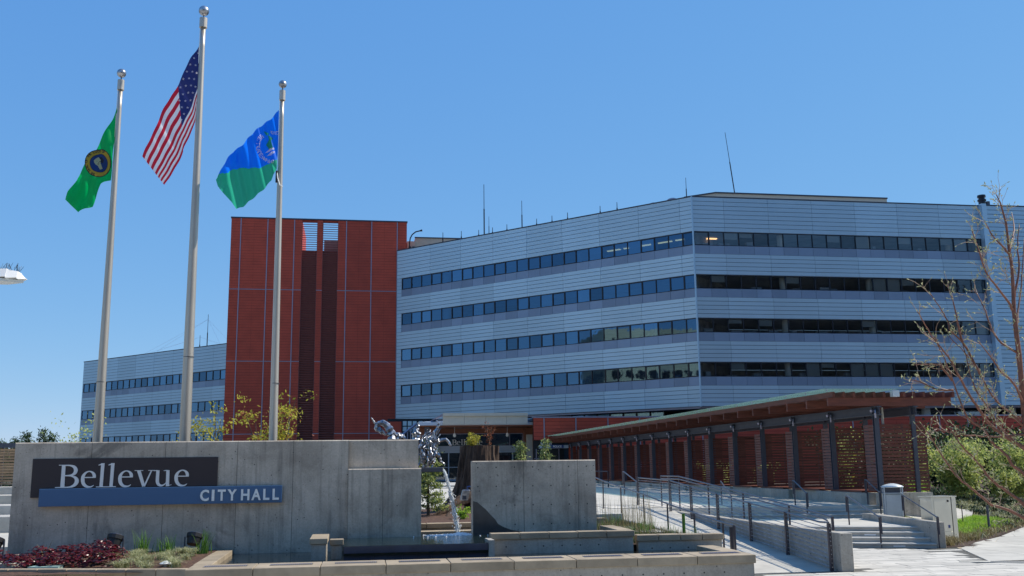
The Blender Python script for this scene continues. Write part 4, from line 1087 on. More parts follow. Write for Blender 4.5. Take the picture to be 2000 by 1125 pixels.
# ------------------------------------------------------------------ pergola
ORD = ['first', 'second', 'third', 'fourth', 'fifth', 'sixth', 'seventh', 'eighth', 'ninth', 'tenth', 'eleventh', 'twelfth', 'thirteenth', 'fourteenth', 'fifteenth', 'last']
PX = 18.5; BAY = 3.32; PY0 = 32.7; NB = 16
pg = thing('pergola', 'long dark red cedar pergola with steel columns and glass roof', 'pergola', (PX, PY0, 1))
b = MB(); b.box(PX - .07, PX + .07, PY0 - .06, PY0 + .06, 1.33, 4.2); col_me = None
slat_l = MB(); slat_l.box(0, .03, 0, .80, 0, .092); slat_me1 = slat_l.build('slat', M['wood_skylit'], mesh_only=True)
slat_l = MB(); slat_l.box(0, 1.78, 0, .03, 0, .095); slat_me2 = slat_l.build('slat', M['wood'], mesh_only=True)
NSL = 20; pitch = 2.37 / NSL
nsl = 0
for i in range(NB):
    y = PY0 + i * BAY
    s = MB(); s.box(PX - .09, PX + .09, y - .07, y - .05, 1.0, 4.6); s.box(PX - .09, PX + .09, y + .05, y + .07, 1.0, 4.6); s.box(PX - .012, PX + .012, y - .05, y + .05, 1.0, 4.6)
    s.build('column', M['steel'], pg)
    s = MB(); s.box(PX + 1.35, PX + 1.5, y - .06, y + .06, 1.0, 4.4); s.build('rear_column', M['steel'], pg)
    # side slats run back from the column, cross slats run away to the right
    sc1 = thing('side_screen', None, None, (PX, y + .1, 1.38)); sc1.parent = pg; sc1.location = (0, y + .1 - PY0, .38)
    sc2 = thing('cross_screen', None, None, (PX, y + .1, 1.38)); sc2.parent = pg; sc2.location = (.12, y - PY0, .38)
    if nsl + 2 * NSL <= 300:
        for k in range(NSL):
            z = k * pitch + .01
            for me, par in ((slat_me1, sc1), (slat_me2, sc2)):
                o = bpy.data.objects.new('slat', me); col.objects.link(o); o.parent = par; o.location = (0, 0, z + random.uniform(-.003, .003))
            nsl += 2
    else:
        a1 = MB(); a2 = MB()
        for k in range(NSL):
            z = k * pitch + .01; a1.box(0, .03, 0, .8, z, z + .092); a2.box(0, 1.78, 0, .03, z, z + .095)
        for a, par, mm in ((a1, sc1, M['wood_skylit']), (a2, sc2, M['wood'])):
            me = a.build('slats', mm, mesh_only=True); o = bpy.data.objects.new('slats', me); col.objects.link(o); o.parent = par; o['kind'] = 'stuff'
    for (px_, py_, par) in ((.01, .78, sc1), (1.76, .035, sc2), (.9, .035, sc2)):
        a = MB(); a.box(px_, px_ + .035, py_, py_ + .035, 0, 2.37); me = a.build('upright', M['steel'], mesh_only=True)
        o = bpy.data.objects.new('upright', me); col.objects.link(o); o.parent = par
    # bench slab at the bottom of the screen
    if i:
        s = MB(); s.box(PX - .25, PX + 1.8, y - BAY + .9, y - .05, 1.33, 1.39); s.build('bench', M['wood'], pg)
# beams
s = MB(); Y1 = PY0 + (NB - 1) * BAY + .5
for z0, z1, w0, w1 in ((4.05, 4.09, .09, .09), (4.09, 4.33, .012, .012), (4.33, 4.37, .09, .09)):
    s.box(PX - w0, PX + w1, PY0 - .3, Y1, z0, z1)
s.build('beam', M['steel'], pg)
s = MB()
for z0, z1, w0 in ((4.05, 4.09, .09), (4.09, 4.33, .012), (4.33, 4.37, .09)): s.box(PX + 1.42 - w0, PX + 1.42 + w0, PY0 - .3, Y1, z0, z1)
s.build('beam', M['steel'], pg)
rf_me = None
for k in range(31):
    y = PY0 - .25 + k * BAY / 2
    s = MB(); s.box(16.6, 21.35, y, y + .09, 4.38, 4.67); s.build('rafter', M['wood'], pg)
for k in range(13):
    x = 16.72 + k * .385
    s = MB(); s.box(x, x + .09, PY0 - .38, Y1 + .3, 4.68, 4.87); s.build('purlin', M['wood'], pg)
for k in range(31):
    y0 = PY0 - .5 + k * BAY / 2
    s = MB(); s.box(16.35, 19.2, y0, y0 + BAY / 2 - .03, 4.955, 4.968); s.build('roof_pane', M['greenglass'], pg)
    s = MB(); s.tube([(16.45, y0, 4.87), (16.45, y0, 4.95)], .02, 4); s.tube([(19.0, y0, 4.87), (19.0, y0, 4.95)], .02, 4); s.build('glass_clip', M['trim'], pg)
for k in range(NB):
    y = PY0 + k * BAY
    s = MB(); s.tube([(PX - .14, y - .25, 3.95), (PX - .16, y - .28, 4.12), (PX - .12, y - .22, 4.22), (PX - .05, y - .1, 4.2)], [.035, .035, .03, .03], 6); s.tube([(PX - .1, y - .05, 4.22), (PX - .22, y - .1, 4.20)], .05, 6)
    tag(s.build('spotlight', M['trim']), 'small grey spotlight on the pergola beam at the %s column from the near end' % ORD[k], 'spotlight', 'spotlights along the pergola beam')
s = MB(); s.tube([(18.95, 33.0, 4.35), (18.95, 33.0, 3.6)], .04, 7); tag(s.build('downpipe', M['cream'], ), 'pale downpipe at the near end of the pergola', 'pipe')
s = MB(); s.box(18.9, 19.15, 32.1, 32.3, 4.68, 4.9); tag(s.build('junction_box', M['can_lid']), 'pale box fixed on the pergola roof edge', 'box')
# seat wall under the pergola
sw_ = thing('seat_wall', 'pale blue grey concrete seat wall along the foot of the pergola', 'wall', (18.4, 34.5, .9))
y = 33.0
k = 0
while y < 82:
    l = 2.5 if k % 2 else 4.1
    s = MB(); w_ = 18.18 if k % 2 == 0 else 18.34
    s.box(w_, 18.7, y, y + l - .02, .5, 1.325); bevel(s.build('wall_panel', M['concrete_light'], sw_), .01)
    y += l; k += 1
ew = thing('screen_wall', 'dark concrete wall under the end slatted screen behind the bin', 'wall', (19, 32.6, .3))
s = MB(); s.box(18.35, 20.35, 32.5, 32.85, 0, 1.335); s.build('wall_body', M['concrete'], ew)
tie_holes([(18.8 + .5 * i, 32.5, .7 + .35 * k) for i in range(3) for k in range(2)], ew)

# ------------------------------------------------------------------ railings
def postmesh(x, y, z0, z1, w=.05, d=.02):
    s = MB(); s.box(x - d / 2, x + d / 2, y - w / 2, y + w / 2, z0, z1); return s
# cable guard along the ramp
gr = thing('cable_guard', 'dark steel cable railing along the cheek wall of the ramp', 'railing', (10.7, 21.2, 0))
gp = [(21.3, 0), (23.55, .17), (25.8, .32), (28.2, .50), (30.5, .68), (32.6, .85), (36.4, .91)]
for (y, z) in gp:
    s = MB(); s.box(10.665, 10.685, y - .035, y + .035, z, z + 1.05); s.box(10.715, 10.735, y - .035, y + .035, z, z + 1.05); s.build('post', M['railmetal'], gr)
s = MB(); s.tube([(10.7, y, z + 1.07) for y, z in gp[:1]] + [(10.7, 21.75, 1.06)] + [(10.7, y, z + 1.0 + .03 * (i > 0)) for i, (y, z) in enumerate(gp[1:], 1)], .022, 8); s.build('top_rail', M['railtop'], gr)
for k in range(10):
    s = MB(); s.tube([(10.7, y, z + .09 + k * .095) for y, z in gp], .008, 4); s.build('cable', M['chrome'], gr)
for k in range(10):
    s = MB(); s.tube([(10.7, 21.3 - .05, .09 + k * .095), (10.7, 21.3 + .1, .09 + k * .095)], .013, 6); s.build('cable_fitting', M['chrome'], gr)
# paired rails behind the wall
hr = thing('ramp_handrail', 'double top handrail bending up behind the cable railing', 'railing', (11.2, 21.9, 0))
for dz, dy in ((0, 0), (-.09, .25)):
    s = MB(); s.tube([(11.1, 21.9 + dy, 1.15 + dz), (11.1, 22.4, 1.2 + dz), (11.1, 27.2, 1.585 + dz), (11.1, 32.8, 2.01 + dz), (11.1, 34.8, 2.01 + dz)], .021, 8); s.build('rail', M['railtop'], hr)
s = MB(); s.box(11.08, 11.12, 21.86, 21.93, .5, 1.16); s.build('end_loop', M['railmetal'], hr)
for y in (24.2, 27.2, 30, 32.8, 34.8):
    z = 1.2 + (min(y, 32.8) - 22.4) * .0765
    s = MB(); s.box(11.085, 11.115, y - .03, y + .03, .8, z); s.build('post', M['railmetal'], hr)
# left ramp rail
lr = thing('ramp_handrail', 'dark sloping handrail between the reeds and the ramp', 'railing', (8.8, 22.2, 0))
LRP = [(8.8, 22.21, 0.996), (8.8, 23.25, 1.041), (8.8, 27.27, 1.342), (8.8, 29.36, 1.525), (8.8, 31.92, 1.698), (8.8, 34.2, 1.871), (8.8, 35.93, 2.035)]
s = MB(); s.tube(LRP, .022, 8); s.build('rail', M['railtop'], lr)
s = MB(); s.box(8.78, 8.82, 22.16, 22.24, .44, .99); s.box(8.765, 8.835, 22.34, 22.42, .40, .95); s.build('end_loop', M['railmetal'], lr)
for y in (22.9, 24.9, 27.1, 29.4, 31.96, 34.3):
    for p, q in zip(LRP[:-1], LRP[1:]):
        if p[1] <= y <= q[1]: zt = p[2] + (q[2] - p[2]) * (y - p[1]) / (q[1] - p[1])
    s = MB(); s.box(8.785, 8.815, y - .03, y + .03, min(.9, rampz(0, y)), zt); s.build('post', M['railmetal'], lr)
# far bent rail end
s = MB()
lw = MB()
def stair_rail(label, lo, hi, h=.86, ext=.3):
    """sloping stair handrail from low foot to high foot with end loops"""
    t = thing('stair_handrail', label, 'railing', lo)
    L_ = Vector(lo); U_ = Vector(hi); d = (U_ - L_); d2 = Vector((d.x, d.y, 0)).normalized()
    s = MB(); up = Vector((0, 0, h))
    s.tube([L_ + up - d2 * ext, L_ + up, U_ + up, U_ + up + d2 * .12], .021, 8); s.build('rail', M['railtop'], t)
    side = Vector((-d2.y, d2.x, 0)) * .012
    for P, nm in ((L_, 'post'), (U_, 'post')):
        s = MB(); a = P - d2 * .03; b_ = P + d2 * .03
        s.hexa([a - side, b_ - side, b_ + side, a + side, a - side + up, b_ - side + up, b_ + side + up, a + side + up]); s.build(nm, M['railmetal'], t)
    for P in (L_ - d2 * ext, U_ + d2 * .12):
        s = MB(); a = P - d2 * .03; b_ = P + d2 * .03; z0 = Vector((0, 0, h * .45))
        s.hexa([a - side + z0, b_ - side + z0, b_ + side + z0, a + side + z0, a - side + up, b_ - side + up, b_ + side + up, a + side + up]); s.build('end_loop', M['railmetal'], t)
    return t
stair_rail('stair handrail against the right wall of the front steps', (16.3, 25.95, 0), (16.95, 28.7, .52), ext=.1)
stair_rail('stair handrail standing in the middle of the front steps', (14.94, 26.64, 0), (15.12, 28.75, .52), ext=.1)
stair_rail('upper stair handrail with its foot in front of the slatted screens', (15.62, 32.6, .52), (15.66, 33.6, .93), ext=.1)
stair_rail('stair handrail at the far right end of the upper steps', (18.0, 31.95, .52), (18.12, 33.0, .93), ext=.1)
stair_rail('stair handrail crossing behind the cable railing midway along the ramp', (12.2, 30.9, .52), (13.3, 34.6, .93), ext=.1)
stair_rail('small stair handrail at the head of the ramp near the reeds', (10.6, 36.2, .93), (10.45, 37.4, 1.3), ext=.05)
fr_ = thing('plaza_railing', 'dark level railing crossing the plaza behind the reeds', 'railing', (14, 58, 1))
s = MB(); s.tube([(16.0, 61, 2.05), (13.6, 72, 2.1), (12.2, 80, 2.15)], .03, 6); s.build('rail', M['railmetal'], fr_)
for (x, y) in ((16.0, 61), (15.3, 64.5), (14.5, 68), (13.6, 72), (12.9, 76), (12.2, 80)):
    s = MB(); s.box(x - .03, x + .03, y - .03, y + .03, .9, 2.08); s.build('post', M['railmetal'], fr_)

# ------------------------------------------------------------------ street furniture on the right
bn = thing('trash_bin', 'pale blue grey metal trash bin with a domed lid on the landing', 'trash bin', (18.2, 31.5, .52))
bx, by, bz = 18.2, 31.45, .52
import math as _m
def rot2(x, y, a): return (bx + x * math.cos(a) - y * math.sin(a), by + x * math.sin(a) + y * math.cos(a))
ba = -R(24)
s = MB(); s.prism([rot2(*p, ba) for p in ((-.27, -.25), (.27, -.25), (.27, .25), (-.27, .25))], bz + .06, bz + .82); bevel(s.build('body', M['can'], bn), .02)
for p in ((-.29, -.27), (.29, -.27), (.29, .27), (-.29, .27)):
    q = rot2(*p, ba); s = MB(); s.tube([(q[0], q[1], bz), (q[0], q[1], bz + 1.04)], .024, 6); s.build('corner_bar', M['can'], bn)
s = MB(); s.prism([rot2(*p, ba) for p in ((-.32, -.3), (.32, -.3), (.32, .3), (-.32, .3))], bz + .83, bz + .86); s.build('shelf_band', M['can'], bn)
s = MB(); s.prism([rot2(*p, ba) for p in ((-.22, -.2), (.22, -.2), (.22, .2), (-.22, .2))], bz + .86, bz + 1.03); s.build('opening', M['steel'], bn)
s = MB(); s.lathe(bx, by, [(.36, bz + 1.03), (.37, bz + 1.06), (.30, bz + 1.10), (.18, bz + 1.14), (.05, bz + 1.165)], 24); s.build('lid', M['can_lid'], bn, smooth=True)
cb = thing('utility_cabinet', 'tall brushed steel utility cabinet beside the front steps', 'cabinet', (17.6, 27.6, 0))
FC = frame((17.12, 27.45, 0), (.985, .17))
s = MB(); s.fbox(FC, 0, .72, -.5, 0, .06, 1.34); bevel(s.build('body', M['cabinet'], cb), .012)
s = MB(); s.fbox(FC, -.03, .93, -.54, .02, 1.34, 1.375); s.build('top', M['cabinet'], cb)
s = MB(); s.fbox(FC, .74, .90, -.5, 0, 0, 1.34); s.build('side_post', M['cabinet'], cb)
s = MB(); s.fbox(FC, .07, .70, 0, .012, .34, 1.29); bevel(s.build('door', M['cabinet'], cb), .006)
s = MB(); s.fbox(FC, .07, .70, 0, .012, .1, .325); s.build('lower_panel', M['cabinet'], cb)
s = MB(); s.fbox(FC, .56, .61, .012, .03, 1.2, 1.26); s.build('lock', M['black'], cb)
for u in (.2, .53):
    s = MB(); s.fbox(FC, u, u + .075, .012, .016, .44, .53); s.build('sticker', M['bluesign'] if u > .4 else M['steel'], cb)
bo = MB(); bo.tube([(21.2, 30.75, 0), (21.2, 30.75, .92)], .04, 8); tag(bo.build('bollard', M['steel']), 'thin black bollard standing beside the bright green grass', 'bollard')
sr = thing('garden_rail', 'thin dark handrail sloping down through the green planting', 'railing', (21, 32, 0))
s = MB(); s.tube([(20.6, 35.6, 1.32), (20.35, 31.6, .93), (20.55, 31.4, .92)], .02, 6); s.tube([(20.35, 31.5, .1), (20.35, 31.5, .92)], .02, 6); s.tube([(20.62, 31.3, .35), (20.62, 31.3, .92)], .018, 6); s.tube([(20.5, 31.35, .36), (20.62, 31.3, .36)], .018, 6); s.build('rail', M['railmetal'], sr)
ns = thing('notice_sign', 'small white notice with red heading standing in the grass', 'sign', (19.5, 30.6, .3))
s = MB(); s.box(19.35, 19.68, 30.6, 30.62, .62, .86); s.build('sign_plate', M['white'], ns)
s = MB(); s.box(19.38, 19.65, 30.594, 30.599, .78, .83); s.build('heading_band', M['fl_red'], ns)
s = MB(); s.box(19.49, 19.52, 30.62, 30.64, .0, .64); s.build('stake', M['railmetal'], ns)

def bedok(x, y):
    if y < 31.4: return x > 16.56 + (y - 25.95) * .155
    if y < 32.9: return x > 18.42
    return x > 20.45
# planting bed on the right
def bedz(x, y):
    d = max(0, (y - 26.1) * .72 - (x - 16.7) * .69)
    return min(.95, .02 + d * .17) + .03 * noise.noise(Vector((x, y, 0)))
g = MB()
for i in range(60):
    for j in range(48):
        x0, x1 = 16.6 + i * .5, 17.1 + i * .5; y0, y1 = 26.1 + j * .5, 26.6 + j * .5
        if (y1 - 26.1) * .72 - (x0 - 16.7) * .69 < 0: continue
        if not (bedok(x0, y0) or bedok(x0, y1)): continue
        g.quad((x0, y0, bedz(x0, y0)), (x1, y0, bedz(x1, y0)), (x1, y1, bedz(x1, y1)), (x0, y1, bedz(x0, y1)))
bd = g.build('planting_bed', M['soil']); bd['kind'] = 'structure'
g = MB(); g.prism([(18.4, 29.5), (19.6, 31.0), (22.9, 34.2), (24.6, 36.6), (22.5, 39), (19.6, 36)], .4, lambda x, y: bedz(x, y) + .05)
setting('garden_path', g, M['pave'])
def bedok(x, y):
    if y < 31.4: return x > 16.56 + (y - 25.95) * .155
    if y < 32.9: return x > 18.42
    return x > 20.45
def onpath(x, y): return inpoly(x, y, [(18.3, 29.3), (19.6, 30.9), (22.9, 34.1), (24.6, 36.6), (22.5, 39), (19.5, 36)])
def clump_field(name, m, regions, n, h, lean, w, zf_, seed, blades=26, kindlabel=None, seg=3, droop=1.0, jit=.16):
    rr = random.Random(seed); s = MB()
    for k in range(n):
        x0, x1, y0, y1, test = regions
        for _ in range(60):
            x, y = rr.uniform(x0, x1), rr.uniform(y0, y1)
            if test(x, y): break
        else: continue
        hh = h * rr.uniform(.7, 1.25)
        for b_ in range(blades):
            a = rr.uniform(0, 6.28)
            s.blade((x + rr.gauss(0, jit), y + rr.gauss(0, jit), zf_(x, y)), hh * rr.uniform(.6, 1.1), lean * rr.uniform(.4, 1.2), a, w, seg, droop)
    o = s.build(name, m); o['kind'] = 'stuff'
    if kindlabel: tag(o, kindlabel, 'ground cover')
    return o
bedT = lambda x, y: bedok(x, y) and (y - 26.1) * .72 - (x - 16.7) * .69 > .08 and not onpath(x, y)
near = lambda x, y: bedT(x, y) and (y - 26.1) * .72 - (x - 16.7) * .69 < .75
mid = lambda x, y: bedT(x, y) and .45 < (y - 26.1) * .72 - (x - 16.7) * .69 < 3.0 and 18.6 < x < 24.0 and y < 34.4
far_ = lambda x, y: bedT(x, y) and not mid(x, y)
clump_field('bright_groundcover', M['leaf_br'], (18.6, 24, 28.6, 34.4, mid), 480, .26, .2, .012, bedz, 5, kindlabel='bright green grassy plants beside the right sidewalk')
clump_field('tan_groundcover', M['leaf_tan'], (16.7, 27, 26.2, 37, near), 330, .26, .2, .01, bedz, 6, kindlabel='tan and olive tufts edging the bed near the cabinet')
clump_field('mixed_groundcover', M['leaf_var'], (17, 33, 28, 42, far_), 420, .24, .22, .014, bedz, 7, blades=18, kindlabel='mixed pale grasses on the slope below the bushes')
clump_field('dark_groundcover', M['leaf_dk'], (19, 36, 32, 46, far_), 500, .3, .28, .03, bedz, 8, blades=14, kindlabel='dark low groundcover under the green bushes')

# ------------------------------------------------------------------ plants
def branchy(s, base, h, spread, n, r0, rr, upto=1.0, tips=None):
    for k in range(n):
        a = rr.uniform(0, 6.28); t = Vector((math.cos(a) * spread * rr.uniform(.3, 1), math.sin(a) * spread * rr.uniform(.3, 1), h * rr.uniform(.65, 1)))
        b_ = Vector(base); pts = [b_ + Vector((t.x * q ** 1.5, t.y * q ** 1.5, t.z * q)) + Vector((rr.gauss(0, .02), rr.gauss(0, .02), 0)) * h * q for q in (0, .25, .5, .75, 1)]
        s.tube(pts, [r0 * (1 - .8 * q) for q in (0, .25, .5, .75, 1)], 5)
        if tips is not None: tips += pts[1:]
def bush(name, label, x, y, z, h, wd, mats, nleaf, size, seed, cat='bush', stems=6, group=None, dens=.35, trunk=None, aspect=.55):
    """stems plus leaf clumps gathered round branch tips"""
    rr = random.Random(seed); random.seed(seed)
    t = thing(name, label, cat, (x, y, z), group)
    s = MB(); tips = []
    branchy(s, (x, y, z), h * .95, wd * .5, stems, .02 + h * .006, rr, tips=tips)
    s.build('stem', trunk or M['trunk'], t)
    cl = []
    for p in tips:
        for _ in range(3): cl.append((p + Vector((rr.gauss(0, wd * .13), rr.gauss(0, wd * .13), rr.gauss(0, h * .07))), rr.uniform(.5, 1.2)))
    s = MB()
    for i in range(nleaf):
        c, q = rr.choice(cl); rad = wd * .11 * q
        s.cur = 0 if rr.random() > .3 or len(mats) == 1 else rr.randrange(len(mats))
        s.leaf(c + Vector((rr.gauss(0, rad), rr.gauss(0, rad), rr.gauss(0, rad * .7))), size, aspect)
    s.build('foliage', mats, t)
    return t
def conifer(name, label, x, y, z, h, wd, mats, seed, n=2600, size=.12, group=None, cat='tree'):
    rr = random.Random(seed); random.seed(seed)
    t = thing(name, label, cat, (x, y, z), group)
    s = MB(); s.tube([(x, y, z), (x, y, z + h)], [.03 + h * .008, .008], 6); 
    br_ = []
    for k in range(int(14 + h * 5)):
        q = (k + .5) / int(14 + h * 5); zz = z + h * (.08 + .9 * q); l = wd * .5 * (1 - q) ** .75 * rr.uniform(.65, 1.1) + .04; a = k * 2.4 + rr.uniform(-.4, .4)
        e = Vector((x + math.cos(a) * l, y + math.sin(a) * l, zz + l * .12)); br_.append((Vector((x, y, zz)), e))
        s.tube([(x, y, zz), e], [.012 + .004 * h * .3, .004], 4)
    s.build('trunk', M['trunk'], t)
    s = MB()
    for i in range(n):
        a, b_ = rr.choice(br_); q = rr.random() ** .7; p = a.lerp(b_, q)
        s.cur = rr.randrange(len(mats)); sd = size * .9
        s.leaf(p + Vector((rr.gauss(0, sd * .8), rr.gauss(0, sd * .8), rr.gauss(0, sd * .45) - .02)), size, .3)
    s.build('foliage', mats, t)
    return t
# big pale green shrubs and dark hedge on the right
bush('leafy_shrub', 'large pale green leafy shrub nearest the end of the pergola', 27.35, 41.5, .8, 2.45, 2.35, [M['leaf_lt'], M['leaf_lt'], M['leaf_con']], 7500, .13, 21, stems=18, cat='shrub')
bush('leafy_shrub', 'large pale green leafy shrub at the right edge of the picture', 30.6, 42.0, .8, 2.5, 2.5, [M['leaf_lt'], M['leaf_lt'], M['leaf_con']], 8000, .13, 22, stems=18, cat='shrub')
bush('leafy_shrub', 'lower pale green shrub in front of the dark hedge between its neighbours', 29.0, 41.0, .8, 1.2, 1.3, [M['leaf_lt'], M['leaf_dk']], 2400, .11, 23, stems=9, cat='shrub')
for i, (x, y, h) in enumerate(((26.5, 50, 3.1), (29.6, 50.5, 3.5), (32.6, 50.4, 3.4), (35.8, 50.8, 3.6), (38.8, 51, 3.4))):
    bush('dark_hedge_bush', ORD[i] + ' dark evergreen bush from the left in the row behind the pale shrubs', x, y, .8, h, 3.4, [M['leaf_dk'], M['leaf_con']], 4200, .2, 30 + i, stems=9, group='dark bushes behind the pale shrubs', cat='bush')
bush('small_shrub', 'small bright green shrub at the foot of the end screen', 22.1, 36.3, .75, .75, .9, [M['leaf_br']], 1500, .09, 41, stems=7, cat='shrub')
s = MB(); s.box(22.6, 23.3, 37.6, 38.2, .6, 1.2); bevel(tag(s.build('stone_block', M['pave']), 'small pale stone block behind the steel cabinet', 'block'), .03)
for i, (x, y) in enumerate(((19.9, 52), (21.5, 46), (22.5, 41), (20.5, 60), (21.8, 66))):
    bush('screened_shrub', 'green shrub seen in slivers through the pergola slats', x + 2.6, y, .9, 1.5 + 1.5 * (i in (1, 2)), 1.5, [M['leaf_lt'], M['leaf_yel']], 750, .14, 50 + i, stems=8, group='shrubs behind the pergola screens', cat='shrub')
# behind the pergola: ground strip and pink groundcover
g = MB(); g.box(20.4, 60, 47, 83, .2, .88); setting('back_garden', g, M['soil'])
# maples behind the sign wall
def maple(label, x, y, z, h, wd, seed, mats, n=1500):
    t = bush('young_maple', label, x, y, z, h, wd, mats, int(n * 1.25), .10, seed, cat='tree', stems=10, aspect=.5)
    return t
maple('slender yellow green maple between the middle and right flagpoles', -4.3, 30.5, .6, 3.9, 1.15, 61, [M['leaf_yel'], M['leaf_lt'], M['leaf_yel']], 1500)
maple('yellow green maple with reddish top behind the right flagpole', -2.45, 30.2, .6, 4.15, 1.5, 62, [M['leaf_yel'], M['leaf_red'], M['leaf_yel']], 2300)
bush('leafy_shrub', 'airy green shrub above the left end of the sign wall', -10.6, 40, .6, 3.6, 1.7, [M['leaf_lt'], M['leaf_con']], 1500, .11, 63, stems=9, cat='shrub')
# small conifers
conifer('small_conifer', 'bushy young conifer in the gap left of the waterfall', 2.25, 29.5, 1.0, 2.25, 1.35, [M['leaf_con'], M['leaf_lt']], 71, 5200, .10)
conifer('small_conifer', 'little conifer top showing just right of the stump', 5.55, 32.5, 1.0, 2.28, 1.0, [M['leaf_con'], M['leaf_con'], M['leaf_lt']], 72, 1500, .10)
conifer('small_conifer', 'little conifer top showing above the right half of the fountain wall', 6.5, 33.0, 1.0, 2.35, .9, [M['leaf_con'], M['leaf_con'], M['leaf_lt']], 73, 1500, .10)
# far trees at left horizon
for i, (x, y, h, w_, lab) in enumerate(((-60.0, 190, 10.6, 4, 'far dark conifer above the slatted fence, left of a pair'), (-58.0, 190, 11.6, 3.6, 'far dark conifer above the slatted fence, right of a pair'), (-55.2, 190, 12.3, 4.5, 'far spiky conifer left of the airy green shrub'), (-53.6, 190, 11.3, 5, 'far dark rounded conifer beside the airy green shrub'), (-62.8, 192, 10.2, 6, 'low far tree at the left edge of the picture'))):
    conifer('far_conifer', lab, x, y, -2, h, w_, [M['leaf_dk'], M['leaf_con']], 80 + i, 1500, .6)
g = MB()
prev = None
for k in range(60):
    x = -260 + k * 6; z = 10.0 + 2.2 * noise.noise(Vector((k * .31, 2, 0))) + 1.5 * noise.noise(Vector((k * .9, 5, 0)))
    if prev: g.hexa([(prev[0], 330, -2), (x, 330, -2), (x, 350, -2), (prev[0], 350, -2), (prev[0], 330, prev[1] * .8), (x, 330, z * .8), (x, 350, z), (prev[0], 350, prev[1])])
    prev = (x, z)
setting('distant_woods', g, M['far'])

# stump
stp = thing('tree_stump', 'massive dark brown tree stump with plants growing on top', 'stump', (4.0, 31, 1.0))
s = MB(); seg = 64; rows = 30; sx, sy = 4.0, 31.2
for j in range(rows + 1):
    t = j / rows; z = .9 + 2.17 * t
    for k in range(seg):
        a = 2 * math.pi * k / seg
        flare = .32 * math.exp(-t * 7) + .22 * (1 - t) ** 1.5
        lobes = (.35 * math.exp(-t * 6)) * max(0, math.sin(a * 3 + .7)) + (.9 * math.exp(-t * 9)) * max(0, math.cos(a - math.pi * 1.02)) ** 6
        ridge = .045 * noise.noise(Vector((math.cos(a) * 4.2, math.sin(a) * 4.2, t * 1.4))) + .05 * noise.noise(Vector((math.cos(a) * 10, math.sin(a) * 10, t * 2.2))) + .03 * noise.noise(Vector((math.cos(a) * 22, math.sin(a) * 22, t * 5)))
        r_ = .60 + flare + lobes + ridge * 1.5
        zz = z if j < rows else z + .05 * noise.noise(Vector((math.cos(a) * 5, math.sin(a) * 5, 3)))
        s.v.append((sx + r_ * math.cos(a) - .1 * (1 - t), sy + r_ * math.sin(a) * .9, zz))
for j in range(rows):
    for k in range(seg):
        k2 = (k + 1) % seg; s.f.append((j * seg + k, j * seg + k2, (j + 1) * seg + k2, (j + 1) * seg + k)); s.mi.append(0)
s.f.append(tuple(rows * seg + k for k in range(seg))); s.mi.append(0)
s.build('bark', M['bark'], stp)
for (pts, r_) in (([(3.7, 30.6, 1.5), (3.2, 30.3, 1.35), (2.75, 29.9, 1.1), (2.4, 29.7, .95)], .22), ([(3.9, 30.5, 1.4), (4.3, 29.9, 1.15), (4.6, 29.4, .95)], .16), ([(3.4, 30.5, 1.2), (2.9, 29.4, 1.05), (2.7, 28.6, .92)], .14)):
    s = MB(); P = curve_pts(pts, 5); s.tube([(p[0] + .03 * noise.noise(Vector(p) * 5), p[1], p[2]) for p in P], [r_ * (1 - .7 * i / len(P)) * (1 + .2 * noise.noise(Vector((i, 1, 2)))) for i in range(len(P))], 9); s.build('root', M['bark'], stp)
bush('stump_seedling', 'yellow green seedling growing on top of the stump', 3.75, 31.0, 3.02, .42, .5, [M['leaf_yel']], 700, .06, 91, stems=7, cat='plant')
bush('stump_seedling', 'orange red sprig growing on the right of the stump top', 4.28, 31.0, 3.02, .78, .3, [M['orange'], M['leaf_red']], 260, .05, 92, stems=5, cat='plant')
bush('fern', 'small green fern at the foot of the stump behind the water', 3.05, 27.6, 1.0, .34, .42, [M['leaf_br'], M['leaf_con']], 320, .07, 93, stems=8, cat='plant')
# chrome spotlight on the wall edge
fl_ = thing('wall_floodlight', 'chrome box floodlight hooked on the left edge of the fountain wall', 'floodlight', (2.8, 24.5, 1.8))
s = MB(); s.hexa([(2.66, 24.4, 1.60), (2.84, 24.4, 1.60), (2.84, 24.65, 1.60), (2.66, 24.65, 1.60), (2.72, 24.4, 1.86), (2.90, 24.4, 1.86), (2.90, 24.65, 1.86), (2.72, 24.65, 1.86)]); bevel(s.build('housing', M['chrome'], fl_), .015)
s = MB(); s.box(2.70, 2.80, 24.39, 24.399, 1.63, 1.72); s.build('lens', M['steel'], fl_)
s = MB(); s.tube([(2.84, 24.52, 1.86), (2.84, 24.52, 1.93), (2.91, 24.5, 1.94)], .02, 6); s.build('bracket', M['bluesign'], fl_)

# silver driftwood sculpture behind the wall
dw = thing('driftwood_sculpture', 'polished silver driftwood sculpture rising behind the wall', 'sculpture', (1.5, 26.6, 1))
rr = random.Random(5)
def drift(pts, r0, r1, seed, wob=.04):
    P = curve_pts([(p[0], p[2], 0) for p in pts], 6); s = MB(); n = len(P); out = []; rs = []
    for i, p in enumerate(P):
        t = i / (n - 1)
        out.append((p[0] + wob * noise.noise(Vector((i * .5, seed, 0))), pts[0][1] + wob * 2 * noise.noise(Vector((i * .4, seed, 4))), p[1] + wob * noise.noise(Vector((i * .5, seed, 8)))))
        rs.append(max(.006, (r0 * (1 - t) + r1 * t) * (1 + .35 * noise.noise(Vector((i * .7, seed, 2))))))
    s.tube(out, rs, 8); return s.build('branch', M['chrome'], dw, smooth=False)
drift([(1.06, 26.5, 2.9), (1.04, 26.5, 3.3), (.92, 26.5, 3.52), (.80, 26.5, 3.60), (.68, 26.5, 3.58)], .13, .055, 1)
